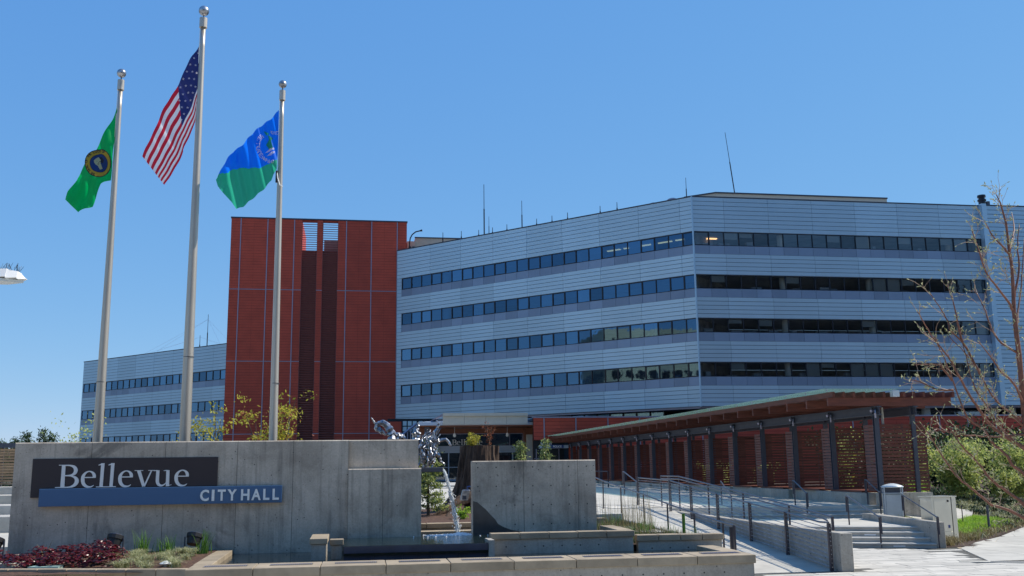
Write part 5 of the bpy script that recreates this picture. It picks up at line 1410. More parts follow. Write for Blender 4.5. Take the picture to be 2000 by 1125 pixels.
drift([(.80, 26.5, 3.6), (.66, 26.5, 3.56), (.58, 26.5, 3.62), (.50, 26.5, 3.74)], .05, .012, 2, .02)
drift([(.68, 26.5, 3.58), (.62, 26.5, 3.44), (.74, 26.5, 3.36), (.88, 26.5, 3.30)], .045, .03, 3)
drift([(.70, 26.5, 3.46), (.80, 26.5, 3.38), (.90, 26.5, 3.28)], .05, .02, 33)
drift([(1.05, 26.5, 3.1), (1.16, 26.5, 3.28), (1.30, 26.5, 3.3)], .11, .02, 4)
drift([(1.1, 26.5, 3.0), (1.25, 26.5, 3.25), (1.40, 26.5, 3.22)], .09, .02, 5)
drift([(1.1, 26.5, 3.0), (1.30, 26.5, 3.22), (1.44, 26.5, 3.16)], .07, .015, 55)
drift([(1.62, 26.5, 2.9), (1.66, 26.5, 3.2), (1.68, 26.5, 3.38), (1.74, 26.5, 3.44), (1.74, 26.5, 3.58)], .10, .03, 6)
drift([(1.72, 26.5, 3.1), (1.76, 26.5, 3.28), (1.72, 26.5, 3.36)], .08, .03, 66)
drift([(2.12, 26.5, 2.55), (2.14, 26.5, 2.8), (2.10, 26.5, 3.05), (2.16, 26.5, 3.3), (2.28, 26.5, 3.5), (2.24, 26.5, 3.66)], .075, .018, 7)
drift([(2.16, 26.5, 3.28), (2.28, 26.5, 3.46), (2.33, 26.5, 3.6)], .05, .015, 8)
drift([(2.15, 26.5, 2.95), (2.3, 26.5, 3.1), (2.5, 26.5, 3.14), (2.62, 26.5, 2.98)], .07, .025, 9)
drift([(2.15, 26.5, 2.8), (2.3, 26.5, 2.72), (2.36, 26.5, 2.56), (2.46, 26.5, 2.5)], .06, .02, 10)
for k in range(40):
    x = 1.93 + rr.uniform(-.22, .25); z = 2.95 + rr.uniform(-.3, .2)
    drift([(x, 26.45 + rr.uniform(-.2, .2), z - rr.uniform(.2, .4)), (x + rr.uniform(-.05, .15), 26.5, z), (x + rr.uniform(-.05, .25), 26.5, z + rr.uniform(.15, .34))], rr.uniform(.016, .038), .008, 20 + k, .08)

# reed bed between fountain and ramp
g = MB(); g.prism([(6.4, 22.3), (8.36, 22.3), (8.36, 30.45), (6.4, 30.45)], .1, .62); setting('reed_bed', g, M['soil'])
capstones('reed_kerb', 'brown kerb between the reeds and the ramp', (9.38, 34.0), (9.38, 22.2), .17, .66, .1, 7, holes=False) if False else None
s = MB(); s.prism([(8.36, 22.25), (8.5, 22.25), (8.5, 30.45), (8.36, 30.45)], 0, lambda x, y: max(.62, rampz(x, y) + .05)); bevel(tag(s.build('reed_kerb', M['concrete_kerb']), 'low concrete kerb between the reeds and the ramp', 'kerb'), .01)
s = MB(); s.prism([(7.3, 25.6), (8.2, 25.2), (8.3, 27.8), (7.6, 28)], .6, .68); tag(s.build('stone_slab', M['step']), 'flat pale slab lying among the reeds', 'slab')
s = MB(); s.box(7.2, 7.6, 29.3, 29.7, .62, .85); tag(s.build('valve_box', M['cap']), 'small tan box among the reeds beside the fountain wall', 'box')
s = MB(); s.tube([(8.2, 24.0, .6), (8.2, 24.0, 1.2)], .04, 7); tag(s.build('reed_post', M['iris']), 'short greenish post standing in the reeds', 'post')
rr = random.Random(8)
for i in range(26):
    x = rr.uniform(6.6, 8.25); y = rr.uniform(22.9, 30); s = MB(); 
    tall = rr.random() < .5
    for b_ in range(16 if tall else 34):
        s.blade((x + rr.gauss(0, .1), y + rr.gauss(0, .1), .6), rr.uniform(.8, 1.5) if tall else rr.uniform(.2, .5), rr.uniform(.02, .2), rr.uniform(0, 6.28), .006, 3, .25)
    tag(s.build('reed_clump', M['iris'] if not tall else M['leaf_tan']), 'clump of thin reeds growing between the fountain and the ramp', 'reeds', 'reed clumps beside the ramp')

# ------------------------------------------------------------------ flower bed in front of the sign wall
def pz(x, y): return .52 + .09 * max(0, min(1, (y - 20.5) / 3)) + .02 * noise.noise(Vector((x * 2, y * 2, 3)))
g = MB()
for i in range(40):
    for j in range(18):
        x0, x1 = -9.2 + i * .155, -9.2 + (i + 1) * .155; y0 = 20.1 + j * .22
        y1 = y0 + .22
        g.quad((x0, y0, pz(x0, y0)), (x1, y0, pz(x1, y0)), (x1, y1, pz(x1, y1)), (x0, y1, pz(x0, y1)))
fb = g.build('flower_bed_soil', M['mulch']); fb['kind'] = 'structure'
yl = lambda x: 21.62 + (x + 9.4) * (-1.74 / 6.34) + .28
rr = random.Random(17)
hx = [(-7.55, 22.3, .3), (-7.1, 21.9, .28), (-6.3, 22.2, .30), (-5.95, 22.5, .28), (-5.55, 22.1, .34), (-5.2, 22.3, .38), (-4.9, 21.9, .34), (-5.3, 21.5, .3), (-4.85, 21.3, .26), (-5.7, 21.3, .25), (-6.0, 21.6, .22), (-6.5, 21.45, .2), (-7.8, 21.9, .25), (-6.75, 21.9, .2)]
for i, (x, y, h) in enumerate(hx):
    s = MB()
    random.seed(i)
    for k in range(150):
        a = rr.uniform(0, 6.28); q = rr.random() ** .5 * .36; zz = pz(x, y) + h * (1 - (q / .42) ** 2) + rr.uniform(-.07, .05)
        c = Vector((x + math.cos(a) * q, y + math.sin(a) * q, zz)); d = Vector((math.cos(a), math.sin(a), rr.uniform(-.3, .4))).normalized(); w_ = d.cross(Vector((0, 0, 1))).normalized() * rr.uniform(.035, .055); l = rr.uniform(.05, .085)
        n_ = len(s.v); up = Vector((0, 0, .012))
        s.v += [tuple(c), tuple(c + d * l * .35 + w_ + up), tuple(c + d * l * .8 + w_ * .8 - up), tuple(c + d * l), tuple(c + d * l * .8 - w_ * .8 - up), tuple(c + d * l * .35 - w_ + up)]
        s.f.append((n_, n_+1, n_+2, n_+3, n_+4, n_+5)); s.mi.append(0)
    tag(s.build('burgundy_plant', M['heuchera']), 'low burgundy leafed plant in the bed below the sign', 'plant', 'burgundy plants in the flower bed')
for i in range(30):
    x = rr.uniform(-4.65, -3.3); y = rr.uniform(max(20.5, yl(x) + .1), 23.0)
    if i > 24: x, y = rr.uniform(-5.2, -4.5), rr.uniform(22.6, 23.2)
    s = MB(); h = rr.uniform(.22, .34)
    for b_ in range(95):
        s.blade((x + rr.gauss(0, .05), y + rr.gauss(0, .05), pz(x, y)), h * rr.uniform(.7, 1.15), rr.uniform(.12, .30), rr.uniform(0, 6.28), .006, 4, 1.35)
    tag(s.build('variegated_grass', M['leaf_var']), 'cream striped arching grass tuft in the bed below the sign', 'grass', 'cream striped grass tufts')
for i, (x, y, h, lab) in enumerate(((-4.52, 23.2, .62, 'tall iris leaves below the left half of the blue sign board'), (-3.98, 23.1, .50, 'middle clump of iris leaves, right of the tallest one'), (-3.22, 23.2, .58, 'iris leaves beside the right spotlight at the pool corner'), (-6.6, 23.3, .45, 'sparse grass blades beside the left spotlight'))):
    s = MB()
    for b_ in range(42 if i < 3 else 8):
        s.blade((x + rr.gauss(0, .09), y + rr.gauss(0, .06), .58), h * rr.uniform(.5, 1.15), rr.uniform(.03, .28), rr.uniform(0, 6.28), .013, 4, .4)
    tag(s.build('iris_clump', M['iris'] if i < 3 else M['leaf_tan']), lab, 'plant')
s = MB()
for i in range(2600):
    x, y = rr.uniform(6.45, 8.33), rr.uniform(22.5, 30.3); s.blade((x, y, .61), rr.uniform(.08, .3), rr.uniform(.02, .14), rr.uniform(0, 6.28), .009, 3, .6)
tag(s.build('reed_bed_grass', [M['leaf_tan']]), 'short mixed grass between the reed clumps', 'grass', kind='stuff')
s = MB()
for i in range(1800):
    x, y = rr.uniform(6.45, 8.33), rr.uniform(22.5, 30.3); s.blade((x, y, .61), rr.uniform(.08, .28), rr.uniform(.02, .14), rr.uniform(0, 6.28), .010, 3, .6)
tag(s.build('reed_bed_grass', [M['leaf_dk']]), 'short dark green grass between the reed clumps', 'grass', kind='stuff')
def floodlight(label, x, y):
    t = thing('ground_spotlight', label, 'spotlight', (x, y, .55))
    s = MB(); ax = Vector((.12, .35, .9)).normalized(); c = Vector((x, y, .88))
    s.tube([c - ax * .10, c + ax * .04, c + ax * .05, c + ax * .14], [.13, .155, .172, .178], 14); s.build('housing', M['black'], t)
    s = MB(); s.tube([c + ax * .142, c + ax * .15], [.16, .16], 14); s.build('lens', M['trim'], t)
    s = MB(); s.box(x - .205, x - .18, y - .03, y + .03, .55, .96); s.box(x + .18, x + .205, y - .03, y + .03, .55, .96); s.box(x - .205, x + .205, y - .03, y + .03, .53, .56); s.build('bracket', M['steel'], t)
floodlight('black spotlight at the far left foot of the sign wall', -7.62, 23.35)
floodlight('black spotlight between the burgundy plants and the striped grass', -5.15, 23.35)
floodlight('black spotlight beside the iris leaves at the pool corner', -3.45, 23.3)
s = MB(); s.lathe(-3.62, 20.95, [(.05, .5), (.05, .57), (.115, .585), (.12, .60), (.07, .63), (.02, .65)], 20); tag(s.build('irrigation_cap', M['white'], smooth=False), 'white round cap among the striped grass tufts', 'cap')
s = MB(); s.prism([(-7.5, 21.5), (-6.6, 21.3), (-6.3, 21.9), (-7.4, 22.2)], .5, .64); tag(s.build('flat_stone', M['pave']), 'flat pale stone among the burgundy plants', 'stone')
s = MB(); s.prism([(-6.2, 20.95), (-5.6, 20.8), (-5.6, 21.2), (-6.15, 21.3)], .5, .60); tag(s.build('access_lid', M['greenlid']), 'pale green flat lid at the front of the flower bed', 'lid')

# ------------------------------------------------------------------ flagpoles and flags
FY = 26.2
def flagpole(label, xb, xt, ztop, r0, r1):
    t = thing('flagpole', label, 'flagpole', (xb, FY, .6))
    s = MB(); n = 24; P = []; rs = []
    for i in range(n + 1):
        q = i / n; z = .6 + (ztop - .6) * q; P.append((xb + (xt - xb) * q, FY, z)); rs.append(r0 if q < .25 else r0 + (r1 - r0) * (q - .25) / .75)
    s.tube(P, rs, 20); s.build('shaft', M['pole'], t, smooth=True)
    k = MB(); k.tube([(xt, FY, ztop), (xt, FY, ztop + .28)], [r1 * 1.6, r1 * 1.6], 16); k.build('truck', M['steel'] if False else M['pole'], t)
    k = MB(); k.tube([(xt, FY, ztop + .28), (xt, FY, ztop + .38)], .015, 6); k.build('spindle', M['steel'], t)
    k = MB(); R_ = r0 * 1.02
    k.lathe(xt, FY, [(R_ * math.sin(math.pi * (j + .3) / 14.6), ztop + .36 + R_ - R_ * math.cos(math.pi * (j + .3) / 14.6)) for j in range(15)], 20); k.build('ball_finial', M['chrome'], t, smooth=True)
    k = MB(); zj = .6 + (ztop - .6) * .34
    k.tube([(xb, FY, zj), (xb, FY, zj + .015)], r0 * 1.01, 20); k.build('sleeve_joint', M['steel'], t)
    k = MB(); k.tube([(xt - r1 - .012, FY - .02, 2.0), (xt - r1 - .012, FY - .02, ztop)], .006, 4); k.build('halyard', M['letter_w'], t)
    return t
flagpole('left flagpole flying the green flag', -6.33, -6.30, 12.50, .118, .055)
flagpole('tallest middle flagpole flying the striped flag', -4.21, -4.24, 14.42, .138, .066)
flagpole('right flagpole flying the blue and green flag', -2.007, -2.053, 12.42, .108, .052)
def foldf(seed, amp, ax, k):
    return lambda x, z: FY - .02 + amp * (math.sin((x * ax[0] + z * ax[1]) * k + seed) + .5 * math.sin((x * ax[0] + z * ax[1]) * k * 2.3 + seed * 2)) + amp * .8 * noise.noise(Vector((x * 2.2, z * 1.6, seed)))
def bili(top, bot, u, v):
    def at(c, t):
        t = t * (len(c) - 1); i = min(int(t), len(c) - 2); f = t - i
        return (c[i][0] * (1 - f) + c[i+1][0] * f, c[i][1] * (1 - f) + c[i+1][1] * f)
    a, b_ = at(top, u), at(bot, u); return (a[0] * (1 - v) + b_[0] * v, a[1] * (1 - v) + b_[1] * v)
def both(s, P, y, e=.008):
    """print on both sides of cloth"""
    pass
def star(cx, cz, r, rot_=0): return [(cx + (r if k % 2 == 0 else r * .4) * math.sin(rot_ + k * math.pi / 5), cz + (r if k % 2 == 0 else r * .4) * math.cos(rot_ + k * math.pi / 5)) for k in range(10)]
# striped flag
uf = thing('striped_flag', 'red white and blue starred flag hanging from the tallest pole', 'flag', (-4.3, FY, 12))
top = curve_pts([(-4.30, 13.95, 0), (-4.56, 13.42, 0), (-4.81, 12.77, 0), (-5.10, 12.14, 0), (-5.39, 11.39, 0), (-5.63, 10.65, 0)], 4)
bot = curve_pts([(-4.31, 11.93, 0), (-4.39, 11.49, 0), (-4.58, 10.93, 0), (-4.62, 10.75, 0), (-4.86, 10.24, 0), (-5.03, 9.875, 0)], 4)
yf = foldf(1.3, .045, (.86, .5), 6.0)
NU, NV = 60, 52
# v is pinched so that the right-hand part reads as gathered cloth
vv = lambda v: v
s = MB()
def up(u, v, e=0):
    x, z = bili(top, bot, u, v); return (x, yf(x, z) + e, z)
for i in range(NU):
    for j in range(NV):
        u0, u1, v0, v1 = i / NU, (i + 1) / NU, j / NV, (j + 1) / NV
        vm = (v0 + v1) / 2; stripe = int(vm / .62 * 6.5) if vm < .62 else min(12, int(6.5 + (vm - .62) / .38 * 6.5)); canton = (u0 + u1) / 2 < .42 and stripe < 7
        s.cur = 2 if canton else (0 if stripe % 2 == 0 else 1)
        s.quad(up(u0, v0), up(u1, v0), up(u1, v1), up(u0, v1))
o = s.build('cloth', [M['fl_red'], M['fl_white'], M['fl_navy']], uf, smooth=True)
def weld(o):
    bm = bmesh.new(); bm.from_mesh(o.data); bmesh.ops.remove_doubles(bm, verts=bm.verts, dist=1e-5); bm.to_mesh(o.data); bm.free()
weld(o)
for sgn, nm in ((-1, 'stars'), (1, 'stars')):
    s = MB()
    for r_ in range(4):
        for c in range(6):
            u = (.05 + .066 * c + (0 if r_ % 2 == 0 else .033)); v = (.09 + r_ * .155)
            x, z = bili(top, bot, u, v); pts = star(x, z, .040)
            n_ = len(s.v); s.v.append((x, up(u, v)[1] + sgn * .02, z))
            for (a, b_) in pts: s.v.append((a, yf(a, b_) + sgn * .02, b_))
            for k in range(10): s.f.append((n_, n_ + 1 + k, n_ + 1 + (k + 1) % 10)); s.mi.append(0)
    s.build(nm, M['fl_white'], uf)
s = MB(); s.tube([(-4.305, FY - .02, 13.95), (-4.31, FY - .02, 11.9)], .012, 5); s.build('hoist_edge', M['letter_w'], uf)
# polygon cloth filled with a fine grid clipped to an outline
def cloth_poly(name, outline, colorf, yf_, mats, parent, step=.045):
    xs = [p[0] for p in outline]; zs = [p[1] for p in outline]
    bm = bmesh.new(); vs = [bm.verts.new((p[0], 0, p[1])) for p in outline]; bm.faces.new(vs)
    a = math.floor(min(xs) / step) * step
    def cut(co, no):
        geom = bm.verts[:] + bm.edges[:] + bm.faces[:]
        bmesh.ops.bisect_plane(bm, geom=geom, plane_co=co, plane_no=no)
    while a < max(xs): cut((a, 0, 0), (1, 0, 0)); a += step
    a = math.floor(min(zs) / step) * step
    while a < max(zs): cut((0, 0, a), (0, 0, 1)); a += step
    bmesh.ops.triangulate(bm, faces=bm.faces[:])
    for f in bm.faces:
        c = f.calc_center_median(); f.material_index = colorf(c.x, c.z); f.smooth = True
    off = parent_loc(parent)
    for v in bm.verts: v.co = Vector((v.co.x, yf_(v.co.x, v.co.z), v.co.z)) - off
    me = bpy.data.meshes.new(name); bm.to_mesh(me); bm.free()
    for q in mats: me.materials.append(q)
    o = bpy.data.objects.new(name, me); col.objects.link(o); o.parent = parent; return o
def prints(name, polys, yf_, m, parent, e):
    """flat printed shapes draped over the cloth, on both faces"""
    for sg in (-1, 1):
        for P in polys:
            cloth_poly(name, P, lambda x, z: 0, lambda x, z: yf_(x, z) + sg * e, [m], parent)
def arc_text(txt, cx, cz, r, a0, a1, size, yf_, m, parent, e, mirror=False, squash=1.0, outward=True, rz=None):
    s = MB(); n = len(txt)
    for i, ch_ in enumerate(txt):
        if ch_ == ' ': continue
        a = a0 + (a1 - a0) * (i + .5) / n
        V, Fc = textmesh(ch_, size, 0, size * .02)
        if not V: continue
        mx = (min(v[0] for v in V) + max(v[0] for v in V)) / 2; ux, uz = math.cos(a), math.sin(a)
        # radial up, tangent right
        rad = Vector((ux, uz)) * (1 if outward else -1); tan = Vector((rad.y, -rad.x))
        if mirror: tan = -tan
        c = Vector((cx, cz)) + Vector((ux, uz)) * r
        for sg in (-1, 1):
            n_ = len(s.v)
            for v in V:
                q = c + tan * (v[0] - mx) + rad * v[1]; q = Vector((cx + (q.x - cx) * squash, q.y))
                s.v.append((q.x, yf_(q.x, q.y) + sg * e, q.y))
            for f in Fc: s.f.append(tuple(n_ + k for k in f)); s.mi.append(0)
    return s.build('lettering', m, parent)
def ell(cx, cz, rx, rz_, n=28, inside=None): return [(cx + rx * math.cos(2 * math.pi * k / n), cz + rz_ * math.sin(2 * math.pi * k / n)) for k in range(n)]
# green flag with seal
gf = thing('green_flag', 'green flag with a round gold and blue seal on the left pole', 'flag', (-6.3, FY, 11))
wa = [(-6.345, 11.98), (-6.46, 11.66), (-6.572, 11.393), (-6.814, 10.836), (-7.02, 10.406), (-7.265, 9.978), (-7.431, 9.616), (-7.485, 9.407), (-7.312, 9.235), (-7.125, 9.058), (-6.971, 9.181), (-6.827, 9.265), (-6.734, 9.52), (-6.617, 9.851), (-6.409, 9.99), (-6.372, 10.46), (-6.36, 10.824), (-6.35, 11.434)]
yg = lambda x, z: FY - .04 + .07 * math.sin((x * .8 + z * .45) * 9 + .5) + .05 * math.sin((x * 1.2 - z * .3) * 17) * (.5 if z > 10 else 1)
cloth_poly('cloth', wa, lambda x, z: 0, yg, [M['fl_green']], gf)
cx, cz = -6.73, 10.43
clip = lambda P: [(min(x, -6.42 + .0 * z), z) for x, z in P]
prints('seal_rim', [clip(ell(cx, cz, .318, .40))], yg, M['fl_dark'], gf, .006)
prints('seal_ring', [clip(ell(cx, cz, .298, .378))], yg, M['fl_gold'], gf, .009)
prints('seal_inner_rim', [clip(ell(cx + .01, cz, .212, .268))], yg, M['fl_dark'], gf, .012)
prints('seal_field', [clip(ell(cx + .01, cz, .20, .255))], yg, M['fl_sblue'], gf, .015)
arc_text('THE SEAL OF THE STATE OF', cx, cz, .312, R(262), R(58), .10, yg, M['fl_dark'], gf, .013, squash=.80)
hd = [(cx - .09, cz + .12), (cx - .03, cz + .17), (cx + .04, cz + .16), (cx + .07, cz + .08), (cx + .05, cz), (cx + .08, cz - .08), (cx + .10, cz - .14), (cx + .05, cz - .18), (cx, cz - .09), (cx - .06, cz - .05), (cx - .11, cz + .02), (cx - .12, cz + .07)]
prints('seal_bust', [hd], yg, M['fl_face'], gf, .018)
prints('seal_hair', [[(cx - .01, cz + .17), (cx + .07, cz + .17), (cx + .12, cz + .10), (cx + .10, cz + .01), (cx + .04, cz + .03), (cx + .05, cz + .09), (cx + .02, cz + .13)], [(cx - .065, cz + .045), (cx - .03, cz + .055), (cx - .03, cz + .04)], [(cx + .01, cz + .04), (cx + .03, cz + .055), (cx + .03, cz + .02)], [(cx - .03, cz - .03), (cx + .02, cz - .02), (cx + .01, cz - .045)], [(cx - .01, cz + .03), (cx - .005, cz - .0), (cx + .015, cz + .0)]], yg, M['fl_dark'], gf, .021)
# blue and green flag
bf = thing('city_flag', 'blue over green city flag with white lettering on the right pole', 'flag', (-2.1, FY, 11))
be = [(-2.13, 12.12), (-2.361, 11.861), (-2.646, 11.566), (-2.898, 11.327), (-3.272, 10.927), (-3.545, 10.501), (-3.731, 10.099), (-3.676, 9.93), (-3.481, 9.68), (-3.299, 9.498), (-3.164, 9.298), (-2.99, 9.355), (-2.772, 9.532), (-2.586, 9.744), (-2.43, 9.921), (-2.274, 10.116), (-2.221, 10.274), (-2.13, 10.399), (-2.128, 11.2)]
bb = [(-3.75, 10.22), (-3.363, 10.353), (-2.932, 10.438), (-2.513, 10.488), (-2.289, 10.601), (-2.0, 10.76)]
def bline(x):
    for (a, b_), (c, d) in zip(bb[:-1], bb[1:]):
        if a <= x <= c: return b_ + (d - b_) * (x - a) / (c - a)
    return bb[0][1] if x < bb[0][0] else bb[-1][1]
yb = lambda x, z: FY - .04 + .06 * math.sin((x * .75 + z * .35) * 8 + 1) + .045 * math.sin((x * 1.1 + z * .25) * 19) + .10 * math.exp(-((x + 3.42 + (10.3 - z) * .35) ** 2) / .01)
cloth_poly('cloth', be, lambda x, z: 0 if z > bline(x) else 1, yb, [M['fl_blue'], M['fl_teal']], bf, step=.03)
cx, cz = -2.22, 11.06
arc_text('CITY OF', cx, cz, .38, R(75), R(108), .13, yb, M['fl_white'], bf, .01, mirror=True, squash=.8)
arc_text('BELLEVUE', cx, cz, .38, R(138), R(222), .15, yb, M['fl_white'], bf, .01, mirror=True, squash=1.0)
arc_text('WASHING', cx, cz, .40, R(226), R(268), .12, yb, M['fl_white'], bf, .01, mirror=True, squash=1.0)
prints('tree_emblem', [[(-2.52, 11.50), (-2.44, 11.36), (-2.36, 11.40)], [(-2.40, 11.36), (-2.34, 11.16), (-2.26, 11.3)], [(-2.44, 11.1), (-2.33, 11.28), (-2.25, 11.0), (-2.34, 10.95)]], yb, M['fl_teal'], bf, .012)
prints('wave_emblem', [[(-2.46, 10.86), (-2.34, 10.98), (-2.22, 11.02), (-2.22, 10.96), (-2.34, 10.9)], [(-2.42, 10.78), (-2.3, 10.88), (-2.2, 10.92), (-2.2, 10.86), (-2.3, 10.80)]], yb, M['fl_white'], bf, .014)
s = MB(); s.tube([(-2.135, FY - .06, 10.38), (-2.135, FY - .06, 10.05)], .03, 7); s.build('counterweight', M['black'], bf)
s = MB(); s.tube(curve_pts([(-2.13, 10.35, 0), (-2.1, 10.1, 0), (-2.02, 9.93, 0), (-1.95, 9.92, 0)], 4) and [(-2.13, FY - .07, 10.35), (-2.10, FY - .09, 10.15), (-2.04, FY - .1, 9.97), (-1.96, FY - .1, 9.93)], .015, 5); s.build('rope', M['letter_w'], bf)

# ------------------------------------------------------------------ street lamp at the left edge
lp = thing('street_lamp', 'flat white street lamp head with bird spikes at the left edge', 'street lamp', (-7.2, 15, 0))
LX, LYY, LZ = -4.745, 15.0, 5.2
s = MB()
# wedge shaped head, tip to the right
tp = [(0, 0), (-.10, .105), (-.24, .135), (-.55, .13), (-.9, .10)]
for k in range(4):
    a, b_ = tp[k], tp[k + 1]
    wa_, wb_ = [.02, .13, .19, .21, .18][k], [.02, .13, .19, .21, .18][k + 1]
    s.hexa([(LX + b_[0], LYY - wb_, LZ - .02), (LX + a[0], LYY - wa_, LZ), (LX + a[0], LYY + wa_, LZ), (LX + b_[0], LYY + wb_, LZ - .02),
            (LX + b_[0], LYY - wb_ * .7, LZ + b_[1] - .02), (LX + a[0], LYY - wa_ * .7, LZ + a[1] - .01), (LX + a[0], LYY + wa_ * .7, LZ + a[1] - .01), (LX + b_[0], LYY + wb_ * .7, LZ + b_[1] - .02)])
s.build('housing', M['white'], lp)
s = MB(); s.prism([(LX - .04, LYY), (LX - .3, LYY - .16), (LX - .85, LYY - .16), (LX - .85, LYY + .16), (LX - .3, LYY + .16)], LZ - .06, LZ - .02); s.build('lens', M['can_lid'], lp)
s = MB(); s.tube([(LX - .85, LYY, LZ + .02), (LX - 2.2, LYY, LZ - .1)], .05, 8); s.build('arm', M['trim'], lp)
s = MB(); s.tube([(LX - 2.2, LYY, 0), (LX - 2.2, LYY, LZ + .2)], [.1, .07], 10); s.build('pole', M['trim'], lp)
s = MB(); rr = random.Random(2)
for k in range(60):
    x = LX - .1 - rr.random() * .6; y = LYY + rr.uniform(-.06, .06); zb = LZ + .08 + .05 * min(1, (LX - x) * 3)
    s.tube([(x, y, zb), (x + rr.uniform(-.05, .07), y + rr.uniform(-.08, .08), zb + rr.uniform(.07, .13))], .0022, 3)
s.build('bird_spikes', M['black'], lp)

# ------------------------------------------------------------------ left edge: slatted fence, seat steps
sf = thing('slatted_fence', 'weathered horizontal slat fence at the left edge behind the sign wall', 'fence', (-13.5, 40, .9))
for k in range(13):
    z = 1.98 + k * .105
    for a in (-16.2, -13.12):
        s = MB(); s.box(a, a + 3.05, 40 + rr.uniform(-.015, .015), 40.04, z, z + .075 + rr.uniform(-.01, .01)); s.build('slat', M['wood_p'], sf)
s = MB(); s.box(-16.2, -10, 39.95, 40.1, 3.36, 3.53); s.build('top_beam', M['steel'], sf)
for x in (-14.6, -13.1, -11.6):
    s = MB(); s.box(x, x + .08, 40.1, 40.2, .9, 3.36); s.build('post', M['steel'], sf)
ss = thing('seat_steps', 'pale stepped stone seating at the left edge', 'steps', (-13, 36, .5))
for i, (y, z) in enumerate(((34.0, 1.05), (35.6, 1.35), (37.2, 1.65), (38.6, 1.92))):
    s = MB(); s.box(-17, -9.2, y, 40 if i == 3 else y + 1.6, .5, z); bevel(s.build('step', M['step'] if i != 2 else M['pave'], ss), .015)

# ------------------------------------------------------------------ bare budding tree, right foreground
BR = [[(11.11,15.0,7.0),(11.17,15.0,6.85),(11.24,15.0,6.48),(11.24,15.0,6.01),(11.26,15.0,5.7),(11.24,15.0,5.31),(11.21,15.0,4.93),(11.21,15.0,4.55),(11.22,15.0,4.17),(11.2,15.0,3.4),(11.2,15.0,2.82),(11.26,15.0,2.14),(11.32,15.0,1.22),(11.29,15.0,0.25)],[(9.0,14.53,3.0),(9.24,14.59,2.69),(9.54,14.65,2.25),(9.75,14.71,2.08),(10.04,14.76,1.87),(10.29,14.82,1.7),(10.55,14.88,1.63),(10.95,14.94,1.46),(11.35,15.0,1.06)],[(9.73,15.08,3.14),(9.86,15.07,2.92),(10.04,15.06,2.63),(10.27,15.05,2.39),(10.38,15.04,2.23),(10.51,15.03,2.07),(10.73,15.02,1.9),(11.02,15.01,1.68),(11.34,15.0,1.26)],[(9.53,14.77,4.44),(9.65,14.79,4.16),(9.81,14.81,3.73),(9.94,14.84,3.34),(10.08,14.86,3.08),(10.34,14.88,2.91),(10.49,14.91,2.69),(10.71,14.93,2.52),(10.86,14.95,2.31),(11.06,14.98,2.17),(11.3,15.0,1.72)],[(10.07,15.19,4.51),(10.44,15.16,4.08),(10.54,15.12,3.85),(10.67,15.09,3.53),(10.79,15.06,3.35),(11.01,15.03,3.15),(11.21,15.0,2.9)],[(9.65,15.23,2.95),(10.0,15.17,2.86),(10.44,15.11,2.81),(10.73,15.06,2.8),(11.2,15.0,2.83)],[(9.94,14.22,4.29),(10.26,14.41,4.07),(10.57,14.61,3.83),(10.91,14.8,3.68),(11.21,15.0,3.33)],[(9.95,14.12,6.1),(10.16,14.3,5.85),(10.35,14.47,5.57),(10.61,14.65,5.36),(10.93,14.82,5.14),(11.2,15.0,4.93)],[(10.92,15.61,5.4),(10.95,15.49,5.18),(10.93,15.36,4.98),(10.92,15.24,4.65),(11.0,15.12,4.39),(11.21,15.0,4.2)],[(9.8,15.2,5.25),(9.94,15.2,5.02),(10.08,15.2,4.76),(10.12,15.2,4.61),(10.32,15.2,4.41),(10.47,15.2,4.13),(10.59,15.2,3.86)],[(9.1,14.52,4.82),(9.26,14.57,4.59),(9.43,14.63,4.37),(9.68,14.68,4.1),(9.86,14.73,3.82),(10.05,14.79,3.53),(10.26,14.84,3.24),(10.47,14.89,2.99),(10.87,14.95,2.73),(11.23,15.0,2.56)],[(12.05,15.89,6.92),(11.72,15.45,6.48),(11.25,15.0,5.99)],[(10.81,14.95,6.48),(10.93,14.96,6.23),(11.14,14.98,6.03),(11.25,15.0,5.9)],[(9.55,15.61,3.8),(9.62,15.4,3.73),(9.76,15.2,3.6),(9.93,15.0,3.57)],[(9.23,14.96,3.99),(9.66,14.97,4.0),(9.77,14.99,3.93),(9.93,15.0,3.74)],[(10.19,15.2,5.22),(10.23,15.2,5.02),(10.27,15.2,4.66),(10.32,15.2,4.41)],[(10.32,15.2,4.41),(10.41,15.2,3.87),(10.48,15.2,3.6),(10.64,15.2,3.34),(10.84,15.2,3.0),(11.18,15.2,2.65),(11.36,15.2,2.52)],[(11.67,15.24,6.52),(11.54,15.16,6.13),(11.45,15.08,5.65),(11.25,15.0,5.18)],[(12.06,15.66,6.35),(11.77,15.44,5.63),(11.48,15.22,5.04),(11.21,15.0,4.6)]]
bt = thing('bare_tree', 'bare spring tree with pale buds reaching in from the right', 'tree', (11.29, 15, 0))
rr = random.Random(4)
s = MB(); P = [Vector(p) for p in BR[0]]; P[-1].z = 0; n = len(P)
s.tube(P, [.008 + .054 * (i / (n - 1)) ** .9 for i in range(n)], 9); s.build('trunk', M['twig'], bt, smooth=True)
buds = MB(); twigs = MB()
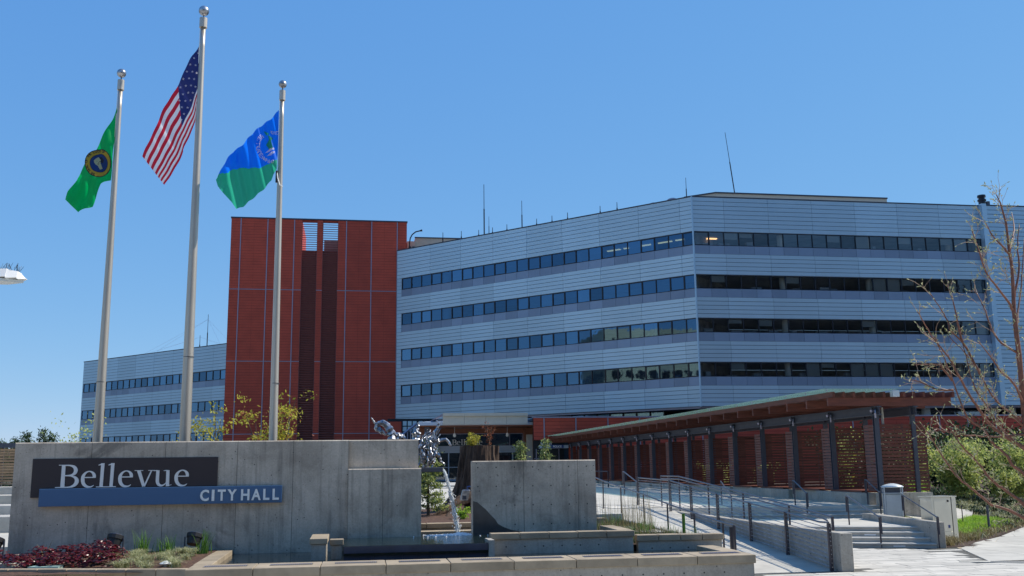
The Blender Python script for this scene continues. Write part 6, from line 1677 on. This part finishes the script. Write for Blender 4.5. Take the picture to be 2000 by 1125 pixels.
def smooth_path(P, n=4):
    out = []; Q = [P[0]] + P + [P[-1]]
    for i in range(1, len(Q) - 2):
        for k in range(n):
            t = k / n; out.append(.5 * (2*Q[i] + (Q[i+1]-Q[i-1])*t + (2*Q[i-1]-5*Q[i]+4*Q[i+1]-Q[i+2])*t*t + (3*Q[i]-Q[i-1]-3*Q[i+1]+Q[i+2])*t**3))
    out.append(P[-1]); return out
def bud(p, d, l=.035):
    d = d.normalized(); buds.tube([p, p + d * l * .4, p + d * l], [.004, .008, .002], 5)
    if rr.random() < .08: buds.leaf(p + d * l * .6, .05, .4)
def twig(p, d, l, depth, r_=.0052):
    pts = [p]; q = p.copy(); dd = d.normalized()
    n_ = 5
    for k in range(n_):
        dd = (dd + Vector((rr.gauss(0, .18), rr.gauss(0, .18), rr.gauss(.04, .16)))).normalized(); q = q + dd * (l / n_); pts.append(q.copy())
        if depth and rr.random() < (.42 if depth > 1 else .22):
            sd = (dd + Vector((rr.gauss(0, .7), rr.gauss(0, .5), rr.gauss(0, .6)))).normalized(); twig(q, sd, l * rr.uniform(.3, .6), depth - 1, r_ * .75)
        if rr.random() < .16: bud(q, (dd + Vector((rr.gauss(0, .5), rr.gauss(0, .5), .3))))
    twigs.tube(pts, [r_ * (1 - .5 * k / n_) for k in range(n_ + 1)], 4); bud(q, dd, .05)
for bi, B in enumerate(BR):
    P = smooth_path([Vector(p) for p in B], 4); n = len(P)
    if bi:
        big = .024 if len(B) > 7 else .015
        s = MB(); s.tube([p + Vector((rr.gauss(0, .005), 0, rr.gauss(0, .005))) for p in P], [.007 + big * (i / (n - 1)) ** 1.1 for i in range(n)], 7); s.build('branch', M['twig'], bt, smooth=True)
        bud(P[0], P[0] - P[1], .05)
    for i in range(1, n - 1):
        if (bi == 0 and i > n * .72): continue
        if rr.random() < (.5 if bi else .5):
            tdir = (P[i - 1] - P[i]).normalized(); sd = tdir * .9 + Vector((rr.gauss(0, .55), rr.gauss(0, .4), rr.gauss(.1, .55)))
            twig(P[i], sd, rr.uniform(.14, .55) * (1 - .3 * i / n), 2)
        elif rr.random() < .25: bud(P[i], Vector((rr.gauss(0, 1), rr.gauss(0, 1), .6)))
twigs.build('twigs', M['twig_l'], bt)['kind'] = 'stuff'
buds.build('buds', M['bud'], bt)['kind'] = 'stuff'
